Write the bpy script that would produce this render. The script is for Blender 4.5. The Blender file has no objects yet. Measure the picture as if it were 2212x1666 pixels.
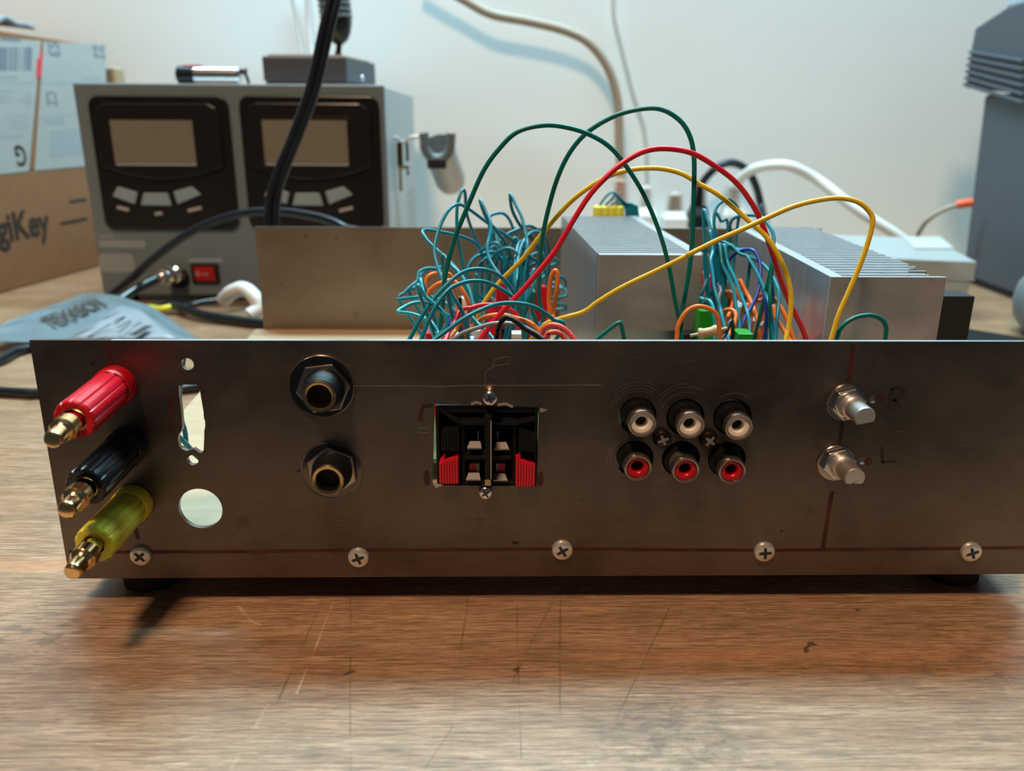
import bpy, math, random
from mathutils import Vector, Matrix
random.seed(7)
S = 0.001                      # everything below is written in millimetres
scn = bpy.context.scene
COL = scn.collection
W_, H_, F = 2212.0, 1666.0, 1762.0
R = math.radians
V = Vector

# ------------------------------------------------------------------ camera
PITCH, YAW, ROLL = R(17.7), R(1.07), R(0.35)
CAM = V((0.0, -223.0, 143.0))
fw = V((math.sin(YAW)*math.cos(PITCH), math.cos(YAW)*math.cos(PITCH), -math.sin(PITCH)))
r0 = V((math.cos(YAW), -math.sin(YAW), 0)); u0 = r0.cross(fw)
rt = r0*math.cos(ROLL) + u0*math.sin(ROLL); up = u0*math.cos(ROLL) - r0*math.sin(ROLL)
cd = bpy.data.cameras.new('camera'); cam = bpy.data.objects.new('camera', cd); COL.objects.link(cam)
cam.matrix_world = Matrix(((rt.x, up.x, -fw.x, CAM.x*S), (rt.y, up.y, -fw.y, CAM.y*S), (rt.z, up.z, -fw.z, CAM.z*S), (0, 0, 0, 1)))
cd.sensor_width = 36; cd.lens = 36*F/W_; cd.clip_start = 0.005; cd.clip_end = 20
cd.dof.use_dof = True; cd.dof.focus_distance = 0.262; cd.dof.aperture_fstop = 12.5
scn.camera = cam

# ------------------------------------------------------------------ world, lights, exposure
wd = bpy.data.worlds.new('room_light'); scn.world = wd; wd.use_nodes = True
bg = wd.node_tree.nodes['Background']; bg.inputs[0].default_value = (0.62, 0.75, 0.85, 1); bg.inputs[1].default_value = 0.05
def area(name, loc, target, size, power, color, sy=None):
    l = bpy.data.lights.new(name, 'AREA'); l.energy = power; l.color = color; l.size = size
    if sy: l.shape = 'RECTANGLE'; l.size_y = sy
    o = bpy.data.objects.new(name, l); COL.objects.link(o); o.location = loc
    o.rotation_euler = (V(target) - V(loc)).to_track_quat('-Z', 'Y').to_euler()
    return o
area('bench_strip_light', (0.05, 0.61, 1.32), (0.05, 0.72, 0), 1.35, 44.0, (0.52, 0.84, 0.98), 0.24)
area('ceiling_lamp', (-0.30, -0.72, 1.6), (-0.28, -0.60, 0), 0.24, 24.0, (1.0, 0.66, 0.40), 0.24)
scn.view_settings.view_transform = 'Standard'; scn.view_settings.look = 'None'
scn.view_settings.exposure = 0.12; scn.view_settings.gamma = 1.0; scn.view_settings.use_curve_mapping = False

# ------------------------------------------------------------------ pixel of the photograph -> point of the room
def ray(px, py): return (fw + rt*((px - W_/2)/F) + up*((H_/2 - py)/F))
def PY(px, py, Y):
    d = ray(px, py); return CAM + d*((Y - CAM.y)/d.y)
def PZ(px, py, Z):
    d = ray(px, py); return CAM + d*((Z - CAM.z)/d.z)
def PX(px, py, X):
    d = ray(px, py); return CAM + d*((X - CAM.x)/d.x)
def PP(px, py, p, n):
    d = ray(px, py); return CAM + d*((p - CAM).dot(n)/d.dot(n))

# ------------------------------------------------------------------ materials
def mat(name, color, rough=0.5, metal=0.0, spec=0.5, noise=None, bump=None, coat=0, trans=0, alpha=1, ior=1.45, emit=None):
    m = bpy.data.materials.new(name); m.use_nodes = True; nt = m.node_tree; b = nt.nodes['Principled BSDF']
    c = (*color, 1)
    b.inputs['Base Color'].default_value = c; b.inputs['Roughness'].default_value = rough; b.inputs['Metallic'].default_value = metal
    b.inputs['Specular IOR Level'].default_value = spec; b.inputs['Coat Weight'].default_value = coat
    b.inputs['Transmission Weight'].default_value = trans; b.inputs['Alpha'].default_value = alpha; b.inputs['IOR'].default_value = ior
    tc = nt.nodes.new('ShaderNodeTexCoord')
    amt, sc = noise if noise else (0.04, (300, 300, 300))
    mp = nt.nodes.new('ShaderNodeMapping'); mp.inputs['Scale'].default_value = sc
    nt.links.new(tc.outputs['Object'], mp.inputs['Vector'])
    nz = nt.nodes.new('ShaderNodeTexNoise'); nz.inputs['Scale'].default_value = 1; nz.inputs['Detail'].default_value = 5
    nt.links.new(mp.outputs[0], nz.inputs['Vector'])
    rp = nt.nodes.new('ShaderNodeMapRange'); rp.inputs[1].default_value = .3; rp.inputs[2].default_value = .7
    rp.inputs[3].default_value = 1 - amt; rp.inputs[4].default_value = 1 + amt
    nt.links.new(nz.outputs[0], rp.inputs[0])
    vm = nt.nodes.new('ShaderNodeVectorMath'); vm.operation = 'SCALE'; vm.inputs[0].default_value = color
    nt.links.new(rp.outputs[0], vm.inputs['Scale']); nt.links.new(vm.outputs[0], b.inputs['Base Color'])
    if bump:
        bn = nt.nodes.new('ShaderNodeBump'); bn.inputs['Strength'].default_value = bump[0]; bn.inputs['Distance'].default_value = bump[1]
        nt.links.new(nz.outputs[0], bn.inputs['Height']); nt.links.new(bn.outputs[0], b.inputs['Normal'])
    return m

class NT:
    """small helper for node graphs"""
    def __init__(s, m): s.nt = m.node_tree; s.b = s.nt.nodes['Principled BSDF']
    def n(s, t, **k):
        x = s.nt.nodes.new(t)
        for a, v in k.items(): setattr(x, a, v)
        return x
    def l(s, a, b): s.nt.links.new(a, b)
    def coords(s, scale=(1, 1, 1), rot=(0, 0, 0), loc=(0, 0, 0)):
        tc = s.n('ShaderNodeTexCoord'); mp = s.n('ShaderNodeMapping'); mp.inputs['Scale'].default_value = scale
        mp.inputs['Rotation'].default_value = rot; mp.inputs['Location'].default_value = loc
        s.l(tc.outputs['Object'], mp.inputs['Vector']); return mp.outputs[0]
    def noise(s, vec, scale=1, detail=4, rough=.5, dist=0):
        z = s.n('ShaderNodeTexNoise'); z.inputs['Scale'].default_value = scale; z.inputs['Detail'].default_value = detail
        z.inputs['Roughness'].default_value = rough; z.inputs['Distortion'].default_value = dist; s.l(vec, z.inputs['Vector']); return z.outputs[0]
    def rng(s, v, a, b, c=0, d=1):
        x = s.n('ShaderNodeMapRange'); s.l(v, x.inputs[0])
        for i, q in enumerate((a, b, c, d)): x.inputs[i+1].default_value = q
        return x.outputs[0]
    def math(s, op, a, b=None):
        x = s.n('ShaderNodeMath', operation=op)
        for i, q in enumerate((a, b)):
            if q is None: continue
            if isinstance(q, (int, float)): x.inputs[i].default_value = q
            else: s.l(q, x.inputs[i])
        return x.outputs[0]
    def mix(s, f, a, b):
        x = s.n('ShaderNodeMix', data_type='RGBA')
        if isinstance(f, (int, float)): x.inputs[0].default_value = f
        else: s.l(f, x.inputs[0])
        for q, i in ((a, 6), (b, 7)):
            if isinstance(q, tuple): x.inputs[i].default_value = (*q, 1)
            else: s.l(q, x.inputs[i])
        return x.outputs[2]

def local_patch(g, px, py, rad):
    p = PZ(px, py, 0)*S; tc = g.n('ShaderNodeTexCoord'); vm = g.n('ShaderNodeVectorMath', operation='DISTANCE')
    g.l(tc.outputs['Object'], vm.inputs[0]); vm.inputs[1].default_value = p
    return g.rng(vm.outputs['Value'], rad*S*.5, rad*S, 1, 0)
def wood_table():
    m = bpy.data.materials.new('worn_wood'); m.use_nodes = True; g = NT(m)
    big = g.noise(g.coords((2.2, 26, 1)), 1, 3)
    col = g.mix(g.rng(big, .35, .68), (0.29, 0.158, 0.080), (0.41, 0.255, 0.150))
    mid = g.noise(g.coords((16, 230, 1), loc=(3, 1, 0)), 1, 8, .68)
    col = g.mix(g.rng(mid, .44, .66, 0, .8), col, (0.50, 0.335, 0.21))
    fine = g.noise(g.coords((55, 1250, 1), loc=(1, 7, 0)), 1, 6, .72)
    col = g.mix(g.rng(fine, .47, .58, 0, .72), col, (0.13, 0.065, 0.032))
    fine2 = g.noise(g.coords((90, 1900, 1), loc=(1, 3, 0)), 1, 4, .7)
    col = g.mix(g.rng(fine2, .54, .64, 0, .55), col, (0.66, 0.44, 0.28))
    orange = g.noise(g.coords((1.6, 34, 1), loc=(9, 2.3, 0)), 1, 4, .55, .4)
    band = g.math('MULTIPLY', g.rng(orange, .60, .68), g.rng(fine, .40, .58))
    col = g.mix(g.math('MULTIPLY', band, .9), col, (0.56, 0.25, 0.12))
    dash = g.noise(g.coords((150, 3000, 1), loc=(4, 2, 0)), 1, 4, .75)
    col = g.mix(g.rng(dash, .52, .62, 0, .65), col, (0.10, 0.055, 0.03))
    blotch = g.noise(g.coords((20, 60, 1), loc=(8, 2, 0)), 1, 6, .7)
    col = g.mix(g.rng(blotch, .5, .66, 0, .5), col, (0.17, 0.10, 0.06))
    # worn dirty patches and dents
    dirt = g.math('MULTIPLY', g.rng(g.noise(g.coords((9, 14, 1), loc=(2, 5, 0)), 1, 3), .56, .68), g.rng(g.noise(g.coords((130, 260, 1)), 1, 5, .7), .48, .62))
    dirt = g.math('MAXIMUM', dirt, g.math('MULTIPLY', local_patch(g, 1450, 1590, 24), g.rng(g.noise(g.coords((170, 330, 1), loc=(3, 3, 0)), 1, 5, .75), .46, .58)))
    dirt = g.math('MAXIMUM', dirt, g.math('MULTIPLY', local_patch(g, 90, 1360, 22), g.rng(g.noise(g.coords((120, 300, 1), loc=(6, 3, 0)), 1, 5, .7), .50, .60)))
    col = g.mix(g.math('MULTIPLY', dirt, .55), col, (0.10, 0.065, 0.05))
    spots = g.rng(g.noise(g.coords((85, 150, 1), loc=(5, 5, 0)), 1, 2, .5, .8), .735, .765)
    col = g.mix(g.math('MULTIPLY', spots, .8), col, (0.035, 0.035, 0.045))
    # knife scratches crossing the grain
    tc = g.n('ShaderNodeTexCoord'); sx = g.n('ShaderNodeSeparateXYZ'); g.l(tc.outputs['Object'], sx.inputs[0])
    wob = g.math('MULTIPLY', g.math('SUBTRACT', g.noise(g.coords((12, 12, 1)), 1, 2), .5), .0016)
    for (xa, ya, xb, yb, w, dark) in SCR:
        dx, dy = xb-xa, yb-ya; L = math.hypot(dx, dy); nx, ny = -dy/L, dx/L
        d = g.math('ADD', g.math('ADD', g.math('MULTIPLY', sx.outputs[0], nx), g.math('MULTIPLY', sx.outputs[1], ny)), -(xa*nx+ya*ny))
        d = g.math('ABSOLUTE', g.math('ADD', d, wob))
        t = g.math('ADD', g.math('ADD', g.math('MULTIPLY', sx.outputs[0], dx/L), g.math('MULTIPLY', sx.outputs[1], dy/L)), -(xa*dx/L+ya*dy/L))
        k = g.math('MULTIPLY', g.rng(d, w*.35, w, 1, 0), g.math('MULTIPLY', g.math('GREATER_THAN', t, 0), g.math('LESS_THAN', t, L)))
        k = g.math('MULTIPLY', k, g.rng(g.noise(g.coords((60, 60, 1)), 1, 2), .38, .60, .0, .5))
        col = g.mix(k, col, (0.07, 0.035, 0.02) if dark else (0.66, 0.50, 0.34))
    g.l(col, g.b.inputs['Base Color'])
    ro = g.rng(mid, .3, .7, .40, .26); g.l(g.math('ADD', ro, g.math('MULTIPLY', dirt, .2)), g.b.inputs['Roughness'])
    g.b.inputs['Specular IOR Level'].default_value = .4; g.b.inputs['Coat Weight'].default_value = .12; g.b.inputs['Coat Roughness'].default_value = .22
    bn = g.n('ShaderNodeBump'); bn.inputs['Strength'].default_value = .35; bn.inputs['Distance'].default_value = .0004
    g.l(g.math('ADD', fine, mid), bn.inputs['Height']); g.l(bn.outputs[0], g.b.inputs['Normal'])
    return m
SCR = []
for (a, b, c, d, w, dk) in [(720, 1300, 640, 1500, .5, 0), (580, 1520, 500, 1660, .5, 0), (1198, 1290, 1106, 1480, .4, 1), (985, 1560, 915, 1662, .4, 1),
                            (1400/2*1, 1290, 560, 1600, .25, 1), (1457, 1290, 1330, 1560, .3, 1), (757, 1290, 757, 1666, .35, 1), (1012, 1288, 975, 1570, .45, 1),
                            (1210, 1284, 1212, 1560, .45, 1), (1117, 1290, 1127, 1640, .3, 1), (1266, 1610, 1276, 1655, .9, 0), (1276, 1655, 1296, 1638, .4, 0),
                            (515, 1310, 545, 1345, .6, 0), (545, 1345, 565, 1350, .5, 0), (640, 1800/2+520, 600, 1520, .3, 1)]:
    p, q = PZ(a, b, 0), PZ(c, d, 0); SCR.append((p.x*S, p.y*S, q.x*S, q.y*S, w*S, dk))

def steel(name, c1, c2, r1, r2, metal=.9):
    m = bpy.data.materials.new(name); m.use_nodes = True; g = NT(m)
    smudge = g.noise(g.coords((22, 22, 26)), 1, 6, .6, .3)
    fine = g.noise(g.coords((90, 90, 2600)), 1, 4, .6)
    col = g.mix(g.rng(smudge, .32, .68), c1, c2)
    col = g.mix(g.rng(fine, .4, .75, 0, .2), col, tuple(min(1, x*1.5) for x in c2))
    blot = g.rng(g.noise(g.coords((60, 60, 75), loc=(4, 1, 2)), 1, 6, .7), .60, .74, 0, .5)
    col = g.mix(blot, col, tuple(x*.35 for x in c1))
    pit = g.rng(g.noise(g.coords((260, 260, 300), loc=(1, 1, 2)), 1, 1), .76, .79, 0, .8)
    col = g.mix(pit, col, tuple(x*.15 for x in c1))
    g.l(col, g.b.inputs['Base Color']); g.b.inputs['Metallic'].default_value = metal
    g.l(g.rng(smudge, .3, .7, r1, r2), g.b.inputs['Roughness'])
    bn = g.n('ShaderNodeBump'); bn.inputs['Strength'].default_value = .12; bn.inputs['Distance'].default_value = .0001
    g.l(fine, bn.inputs['Height']); g.l(bn.outputs[0], g.b.inputs['Normal'])
    return m

M = {}
M['table'] = wood_table()
M['steel'] = steel('stained_steel_sheet', (0.10, 0.078, 0.066), (0.20, 0.165, 0.14), .28, .44)
M['steel_back'] = steel('brown_steel_sheet', (0.19, 0.14, 0.105), (0.27, 0.21, 0.165), .34, .48, .75)
M['edge'] = mat('cut_steel_edge', (.75, .78, .80), .28, 1)
M['ink'] = mat('brown_marker_ink', (0.055, 0.012, 0.008), .45, 0, noise=(.5, (120, 120, 120)))
M['inkblack'] = mat('black_marker_ink', (0.02, 0.012, 0.015), .5)
M['scratch'] = mat('bright_scratch', (.62, .55, .50), .45, .8)
M['scuff_glint'] = mat('scuff_and_glint_metal', (.46, .40, .36), .42, .9)  # real scuffs, and the painted glints in the black screw slots
M['wall'] = mat('painted_wall', (0.86, 0.95, 0.98), .8, noise=(.02, (4, 4, 4)), bump=(.05, .001))
M['board'] = mat('pale_plywood', (0.42, 0.31, 0.19), .6, noise=(.10, (12, 160, 12)))
M['alu'] = mat('extruded_aluminium', (0.60, 0.61, 0.63), .34, .9, noise=(.10, (250, 250, 14)), bump=(.1, .0002))
M['alu_face'] = mat('scuffed_aluminium_face', (0.44, 0.42, 0.43), .45, .6, noise=(.22, (40, 40, 60)))
M['chrome'] = mat('nickel_plated_metal', (0.80, 0.79, 0.78), .20, 1)
M['nickel'] = mat('nickel_dark_reflection', (0.12, 0.10, 0.09), .12, 1)
M['nut'] = mat('nickel_nut', (0.48, 0.41, 0.36), .2, 1)
M['nickel'] = mat('nickel_dark_reflection', (0.12, 0.10, 0.09), .12, 1)
M['nut'] = mat('nickel_nut', (0.48, 0.41, 0.36), .2, 1)
M['zinc'] = mat('zinc_plated_screw', (0.80, 0.77, 0.72), .34, .75)
M['slot'] = mat('dark_screw_slot', (0.05, 0.06, 0.07), .4, .6)
M['gold'] = mat('gold_plate', (0.90, 0.60, 0.27), .16, 1)
M['brass'] = mat('tarnished_brass', (0.60, 0.42, 0.22), .22, 1)
M['blackmetal'] = mat('black_screw_metal', (0.045, 0.035, 0.03), .25, .8)
M['black'] = mat('black_plastic', (0.007, 0.007, 0.008), .45, spec=.28)
M['blackgloss'] = mat('glossy_black_plastic', (0.010, 0.012, 0.015), .22)
M['void'] = mat('black_hole', (0.004, 0.004, 0.004), .7)
M['rubber'] = mat('black_rubber', (0.010, 0.011, 0.012), .75)
M['red'] = mat('red_plastic', (0.52, 0.004, 0.014), .32)
M['redterm'] = mat('red_lever_plastic', (0.62, 0.01, 0.03), .38)
M['yellow'] = mat('yellow_plastic', (0.74, 0.68, 0.05), .36)
M['white'] = mat('white_plastic', (0.85, 0.78, 0.70), .4)
M['grey_t'] = mat('grey_spring_tongue', (0.36, 0.33, 0.32), .5, .2)
M['satin'] = mat('satin_shaft_metal', (0.72, 0.68, 0.66), .36, .85)
WIRE = {}
for k, c in dict(T=(0.004, 0.20, 0.27), G=(0.0, 0.145, 0.125), O=(0.78, 0.20, 0.035), R=(0.68, 0.012, 0.03), Y=(0.78, 0.49, 0.03), B=(0.012, 0.05, 0.30),
                 K=(0.008, 0.008, 0.010), S=(0.68, 0.09, 0.07), E=(0.25, 0.26, 0.28), W=(0.7, 0.7, 0.7), C=(0.02, 0.30, 0.36)).items():
    WIRE[k] = mat('wire_insulation_' + {'T': 'teal', 'G': 'green', 'O': 'orange', 'R': 'red', 'Y': 'yellow', 'B': 'blue', 'K': 'black', 'S': 'salmon', 'E': 'grey', 'W': 'white', 'C': 'cyan'}[k], c, .30)
M['psu'] = mat('grey_painted_steel', (0.15, 0.19, 0.215), .42, .0, noise=(.05, (60, 60, 60)))
M['psu_side'] = mat('light_painted_steel', (0.36, 0.40, 0.42), .4, 0)
M['bezel'] = mat('black_bezel', (0.010, 0.009, 0.009), .25)
M['bezel2'] = mat('black_screen_surround', (0.014, 0.012, 0.012), .20)
M['lcd'] = mat('grey_lcd', (0.19, 0.175, 0.145), .35)
M['btn'] = mat('grey_button', (0.26, 0.34, 0.40), .45)
M['print'] = mat('pale_print', (0.40, 0.38, 0.42), .6)
M['sticker'] = mat('pale_sticker', (0.29, 0.32, 0.34), .5)
M['redglow'] = mat('red_rocker', (0.45, 0.004, 0.012), .25)
M['card'] = mat('brown_cardboard', (0.28, 0.13, 0.058), .75, noise=(.06, (80, 80, 80)))
M['cardwhite'] = mat('white_label_paper', (0.43, 0.425, 0.41), .5, noise=(.03, (50, 50, 50)))
M['cardink'] = mat('dark_print', (0.035, 0.025, 0.02), .6)
M['greyink'] = mat('grey_print', (0.20, 0.22, 0.25), .6)
M['greyink2'] = mat('faint_grey_print', (0.36, 0.38, 0.39), .6)
M['tape_red'] = mat('red_label_mark', (0.72, 0.06, 0.06), .5)
M['bag'] = mat('antistatic_film', (0.17, 0.23, 0.26), .24, .25, spec=.6, noise=(.25, (14, 14, 14)), bump=(.5, .004), alpha=.93)
M['bag2'] = mat('white_bag_label', (0.24, 0.27, 0.30), .35, noise=(.08, (30, 30, 30)))
M['cable'] = mat('black_cable_jacket', (0.010, 0.014, 0.020), .26, spec=.6)
M['beige'] = mat('beige_cable', (0.36, 0.30, 0.235), .5)
M['palecable'] = mat('pale_tube', (0.62, 0.62, 0.60), .5)
M['whitecable'] = mat('white_cable', (0.70, 0.70, 0.68), .4)
M['pink'] = mat('pinkish_plug', (0.58, 0.40, 0.33), .5)
M['tub'] = mat('frosted_plastic', (0.50, 0.56, 0.56), .28, trans=.45, alpha=.80, ior=1.2)
M['tub_lid'] = mat('frosted_plastic_lid', (0.52, 0.57, 0.57), .30, trans=.30, alpha=.86, ior=1.2)
M['device'] = mat('slate_grey_plastic', (0.062, 0.075, 0.092), .55)
M['device2'] = mat('pale_device_top', (0.38, 0.45, 0.50), .5)
M['mouse'] = mat('mid_grey_plastic', (0.13, 0.16, 0.17), .35)
M['orange'] = mat('orange_sleeve', (0.80, 0.13, 0.04), .5)
M['pcb'] = mat('circuit_board', (0.10, 0.16, 0.06), .5)
M['greenc'] = mat('green_connector', (0.01, 0.28, 0.01), .3)
M['tan'] = mat('tan_resistor', (0.55, 0.38, 0.24), .5)
M['bluec'] = mat('blue_capacitor', (0.01, 0.09, 0.38), .35)
M['gbox'] = mat('dark_grey_case', (0.075, 0.08, 0.095), .5)
M['ochre'] = mat('ochre_board', (0.50, 0.34, 0.13), .6)

# ------------------------------------------------------------------ mesh building
class MB:
    def __init__(s): s.v = []; s.f = []; s.m = []; s.s = []
    def add(s, vs, fs, mi=0, sm=False):
        o = len(s.v); s.v += [V(v) for v in vs]; s.f += [tuple(i+o for i in f) for f in fs]; s.m += [mi]*len(fs); s.s += [sm]*len(fs); return s
    def box(s, lo, hi, mi=0, mw=None):
        x0, y0, z0 = lo; x1, y1, z1 = hi
        vs = [V(p) for p in ((x0,y0,z0),(x1,y0,z0),(x1,y1,z0),(x0,y1,z0),(x0,y0,z1),(x1,y0,z1),(x1,y1,z1),(x0,y1,z1))]
        if mw: vs = [mw @ p for p in vs]
        return s.add(vs, [(3,2,1,0),(4,5,6,7),(0,1,5,4),(1,2,6,5),(2,3,7,6),(3,0,4,7)], mi)
    def hexa(s, pts, mi=0):       # 8 points: bottom 4, top 4
        return s.add(pts, [(3,2,1,0),(4,5,6,7),(0,1,5,4),(1,2,6,5),(2,3,7,6),(3,0,4,7)], mi)
    def lathe(s, prof, o, d, seg=32, mi=0, sm=True, flute=None, cap0=True, cap1=True, spin=0):
        o = V(o); d = V(d).normalized(); a = V((0, 0, 1)) if abs(d.z) < .9 else V((1, 0, 0))
        ex = a.cross(d).normalized(); ey = d.cross(ex)
        vs = []; n = len(prof)
        for (r, h) in prof:
            for k in range(seg):
                t = 2*math.pi*k/seg + spin; rr = r*(flute(t) if flute else 1)
                vs.append(o + d*h + ex*(rr*math.cos(t)) + ey*(rr*math.sin(t)))
        fs = [(i*seg+k, i*seg+(k+1) % seg, (i+1)*seg+(k+1) % seg, (i+1)*seg+k) for i in range(n-1) for k in range(seg)]
        s.add(vs, fs, mi, sm)
        if cap0: s.add(vs[:seg], [tuple(range(seg))[::-1]], mi)
        if cap1: s.add(vs[-seg:], [tuple(range(seg))], mi)
        return s
    def prism(s, poly, o, ex, ey, ez, d0, d1, mi=0, mside=None):
        o, ex, ey, ez = V(o), V(ex), V(ey), V(ez); n = len(poly)
        a = [o + ex*x + ey*y + ez*d0 for x, y in poly]; b = [o + ex*x + ey*y + ez*d1 for x, y in poly]
        s.add(a + b, [tuple(range(n))[::-1], tuple(range(n, 2*n))], mi)
        s.add(a + b, [(i, (i+1) % n, n+(i+1) % n, n+i) for i in range(n)], mi if mside is None else mside)
        return s
    def tube(s, pts, r, seg=10, mi=0, smooth=True, n=None, rfun=None):
        P = catmull(pts, n) if smooth else [V(p) for p in pts]
        T = [(P[min(i+1, len(P)-1)] - P[max(i-1, 0)]).normalized() for i in range(len(P))]
        a = V((0, 1, 0)) if abs(T[0].y) < .9 else V((1, 0, 0)); e = a.cross(T[0]).normalized(); vs = []
        for i, (p, t) in enumerate(zip(P, T)):
            e = (e - t*e.dot(t)).normalized(); f = t.cross(e); rr = r*(rfun(i/(len(P)-1)) if rfun else 1)
            for k in range(seg):
                an = 2*math.pi*k/seg; vs.append(p + e*(rr*math.cos(an)) + f*(rr*math.sin(an)))
        fs = [(i*seg+k, i*seg+(k+1) % seg, (i+1)*seg+(k+1) % seg, (i+1)*seg+k) for i in range(len(P)-1) for k in range(seg)]
        s.add(vs, fs, mi, True); s.add(vs[:seg], [tuple(range(seg))[::-1]], mi); s.add(vs[-seg:], [tuple(range(seg))], mi)
        return s
    def grid(s, fn, nu, nv, mi=0, sm=True):
        vs = [fn(i/nu, j/nv) for j in range(nv+1) for i in range(nu+1)]
        return s.add(vs, [(j*(nu+1)+i, j*(nu+1)+i+1, (j+1)*(nu+1)+i+1, (j+1)*(nu+1)+i) for j in range(nv) for i in range(nu)], mi, sm)
    def ribbon(s, pts, w, o, ex, ey, nn, mi=0, t=.04):      # thin stroke on a plane
        P = [V((p[0], p[1], 0)) for p in pts]; L = []; Rr = []
        for i, p in enumerate(P):
            q = (P[min(i+1, len(P)-1)] - P[max(i-1, 0)]).normalized(); k = V((-q.y, q.x, 0))
            ww = w*(1 if not isinstance(w, list) else 1)/2
            L.append(p + k*ww); Rr.append(p - k*ww)
        for i in range(len(P)-1):
            s.prism([(L[i].x, L[i].y), (L[i+1].x, L[i+1].y), (Rr[i+1].x, Rr[i+1].y), (Rr[i].x, Rr[i].y)], o, ex, ey, nn, 0, t, mi)
        return s
    def mesh(s, me, mi=0, fn=None):
        return s.add([(fn(v.co) if fn else v.co) for v in me.vertices], [tuple(p.vertices) for p in me.polygons], mi)
    def obj(s, name, mats, parent=None, label=None, bevel=None, fixn=True, **k):
        me = bpy.data.meshes.new(name); me.from_pydata([v*S for v in s.v], [], s.f)
        for m in (mats if isinstance(mats, (list, tuple)) else [mats]): me.materials.append(M[m] if isinstance(m, str) else m)
        for p, mi, sm in zip(me.polygons, s.m, s.s): p.material_index = mi; p.use_smooth = sm
        me.validate(); me.update()
        if fixn:
            import bmesh
            bm = bmesh.new(); bm.from_mesh(me); bmesh.ops.remove_doubles(bm, verts=bm.verts, dist=1e-7)
            bmesh.ops.recalc_face_normals(bm, faces=bm.faces)
            for e in bm.edges:
                if len(e.link_faces) == 2 and e.calc_face_angle(0) > R(32): e.smooth = False
            bm.to_mesh(me); bm.free()
        o = bpy.data.objects.new(name, me); COL.objects.link(o)
        if parent: o.parent = parent; o.matrix_parent_inverse = PINV.get(parent.name, Matrix())
        if bevel:
            b = o.modifiers.new('bevel', 'BEVEL'); b.width = bevel*S; b.segments = 2; b.limit_method = 'ANGLE'; b.angle_limit = R(40)
        tag(o, label=label, **k); return o
PINV = {}
def tag(o, label=None, cat=None, group=None, kind=None):
    if label: o['label'] = label
    if cat: o['category'] = cat
    if group: o['group'] = group
    if kind: o['kind'] = kind
    return o
def thing(name, label, cat, loc=(0, 0, 0), group=None):
    o = bpy.data.objects.new(name, None); COL.objects.link(o); o.location = V(loc)*S; o.empty_display_size = .01
    PINV[o.name] = Matrix.Translation(V(loc)*S).inverted(); return tag(o, label, cat, group)
def catmull(pts, n=None):
    P = [V(p) for p in pts]; P = [P[0]*2 - P[1]] + P + [P[-1]*2 - P[-2]]; out = []; n = n or 8
    for i in range(1, len(P)-2):
        a, b, c, d = P[i-1:i+3]
        for k in range(n):
            t = k/n; out.append(.5*((2*b) + (c-a)*t + (2*a-5*b+4*c-d)*t*t + (3*b-a-3*c+d)*t**3))
    out.append(P[-2]); return out
DG = lambda: bpy.context.evaluated_depsgraph_get()
def plate_mesh(loops, thick):
    """flat plate with holes; loops of (x, y) in mm, first is the outline"""
    cu = bpy.data.curves.new('plate', 'CURVE'); cu.dimensions = '2D'; cu.fill_mode = 'BOTH'; cu.extrude = thick/2
    for lp in loops:
        sp = cu.splines.new('POLY'); sp.points.add(len(lp)-1); sp.use_cyclic_u = True
        for q, (x, y) in zip(sp.points, lp): q.co = (x, y, 0, 1)
    o = bpy.data.objects.new('plate', cu); COL.objects.link(o); dg = DG(); dg.update()
    me = bpy.data.meshes.new_from_object(o.evaluated_get(dg)); bpy.data.objects.remove(o); return me
def text_mesh(txt, size, bold=0, sx=1, ext=.1):
    cu = bpy.data.curves.new('text', 'FONT'); cu.body = txt; cu.size = size; cu.offset = bold; cu.extrude = ext; cu.resolution_u = 4
    o = bpy.data.objects.new('text', cu); COL.objects.link(o); dg = DG(); dg.update()
    me = bpy.data.meshes.new_from_object(o.evaluated_get(dg)); bpy.data.objects.remove(o)
    for v in me.vertices: v.co.x *= sx
    return me
def circ(cx, cy, r, n=40, ry=None, wob=0): return [(cx + r*(1+wob*math.sin(3*t+1))*math.cos(t), cy + (ry or r)*math.sin(t)) for t in [2*math.pi*k/n for k in range(n)]]
def rrect(x0, y0, x1, y1, r, n=6):
    out = []
    for cx, cy, a in ((x1-r, y1-r, 0), (x0+r, y1-r, 90), (x0+r, y0+r, 180), (x1-r, y0+r, 270)):
        out += [(cx + r*math.cos(R(a + 90*k/n)), cy + r*math.sin(R(a + 90*k/n))) for k in range(n+1)]
    return out
EX, EY, EZ = V((1, 0, 0)), V((0, 1, 0)), V((0, 0, 1))

# ================================================================== setting
WALL_Y = 745
MB().box((-1100, WALL_Y, -750), (1100, WALL_Y+40, 1700)).obj('wall_back', 'wall', kind='structure')
tb = thing('workbench', 'worn brown wooden workbench top with scratches and dark stains, carrying everything', 'table', (0, 200, 0))
MB().box((-1000, -110, -28), (1000, WALL_Y, 0)).obj('tabletop', 'table', tb)
for lx in (-960, 960):
    for ly in (-70, 700): MB().box((lx-30, ly-30, -750), (lx+30, ly+30, -28)).obj('leg', 'board', tb)
MB().box((-1100, -1400, -780), (1100, WALL_Y, -750)).obj('floor', mat('dark_floor', (.10, .08, .07), .6), kind='structure')

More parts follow.
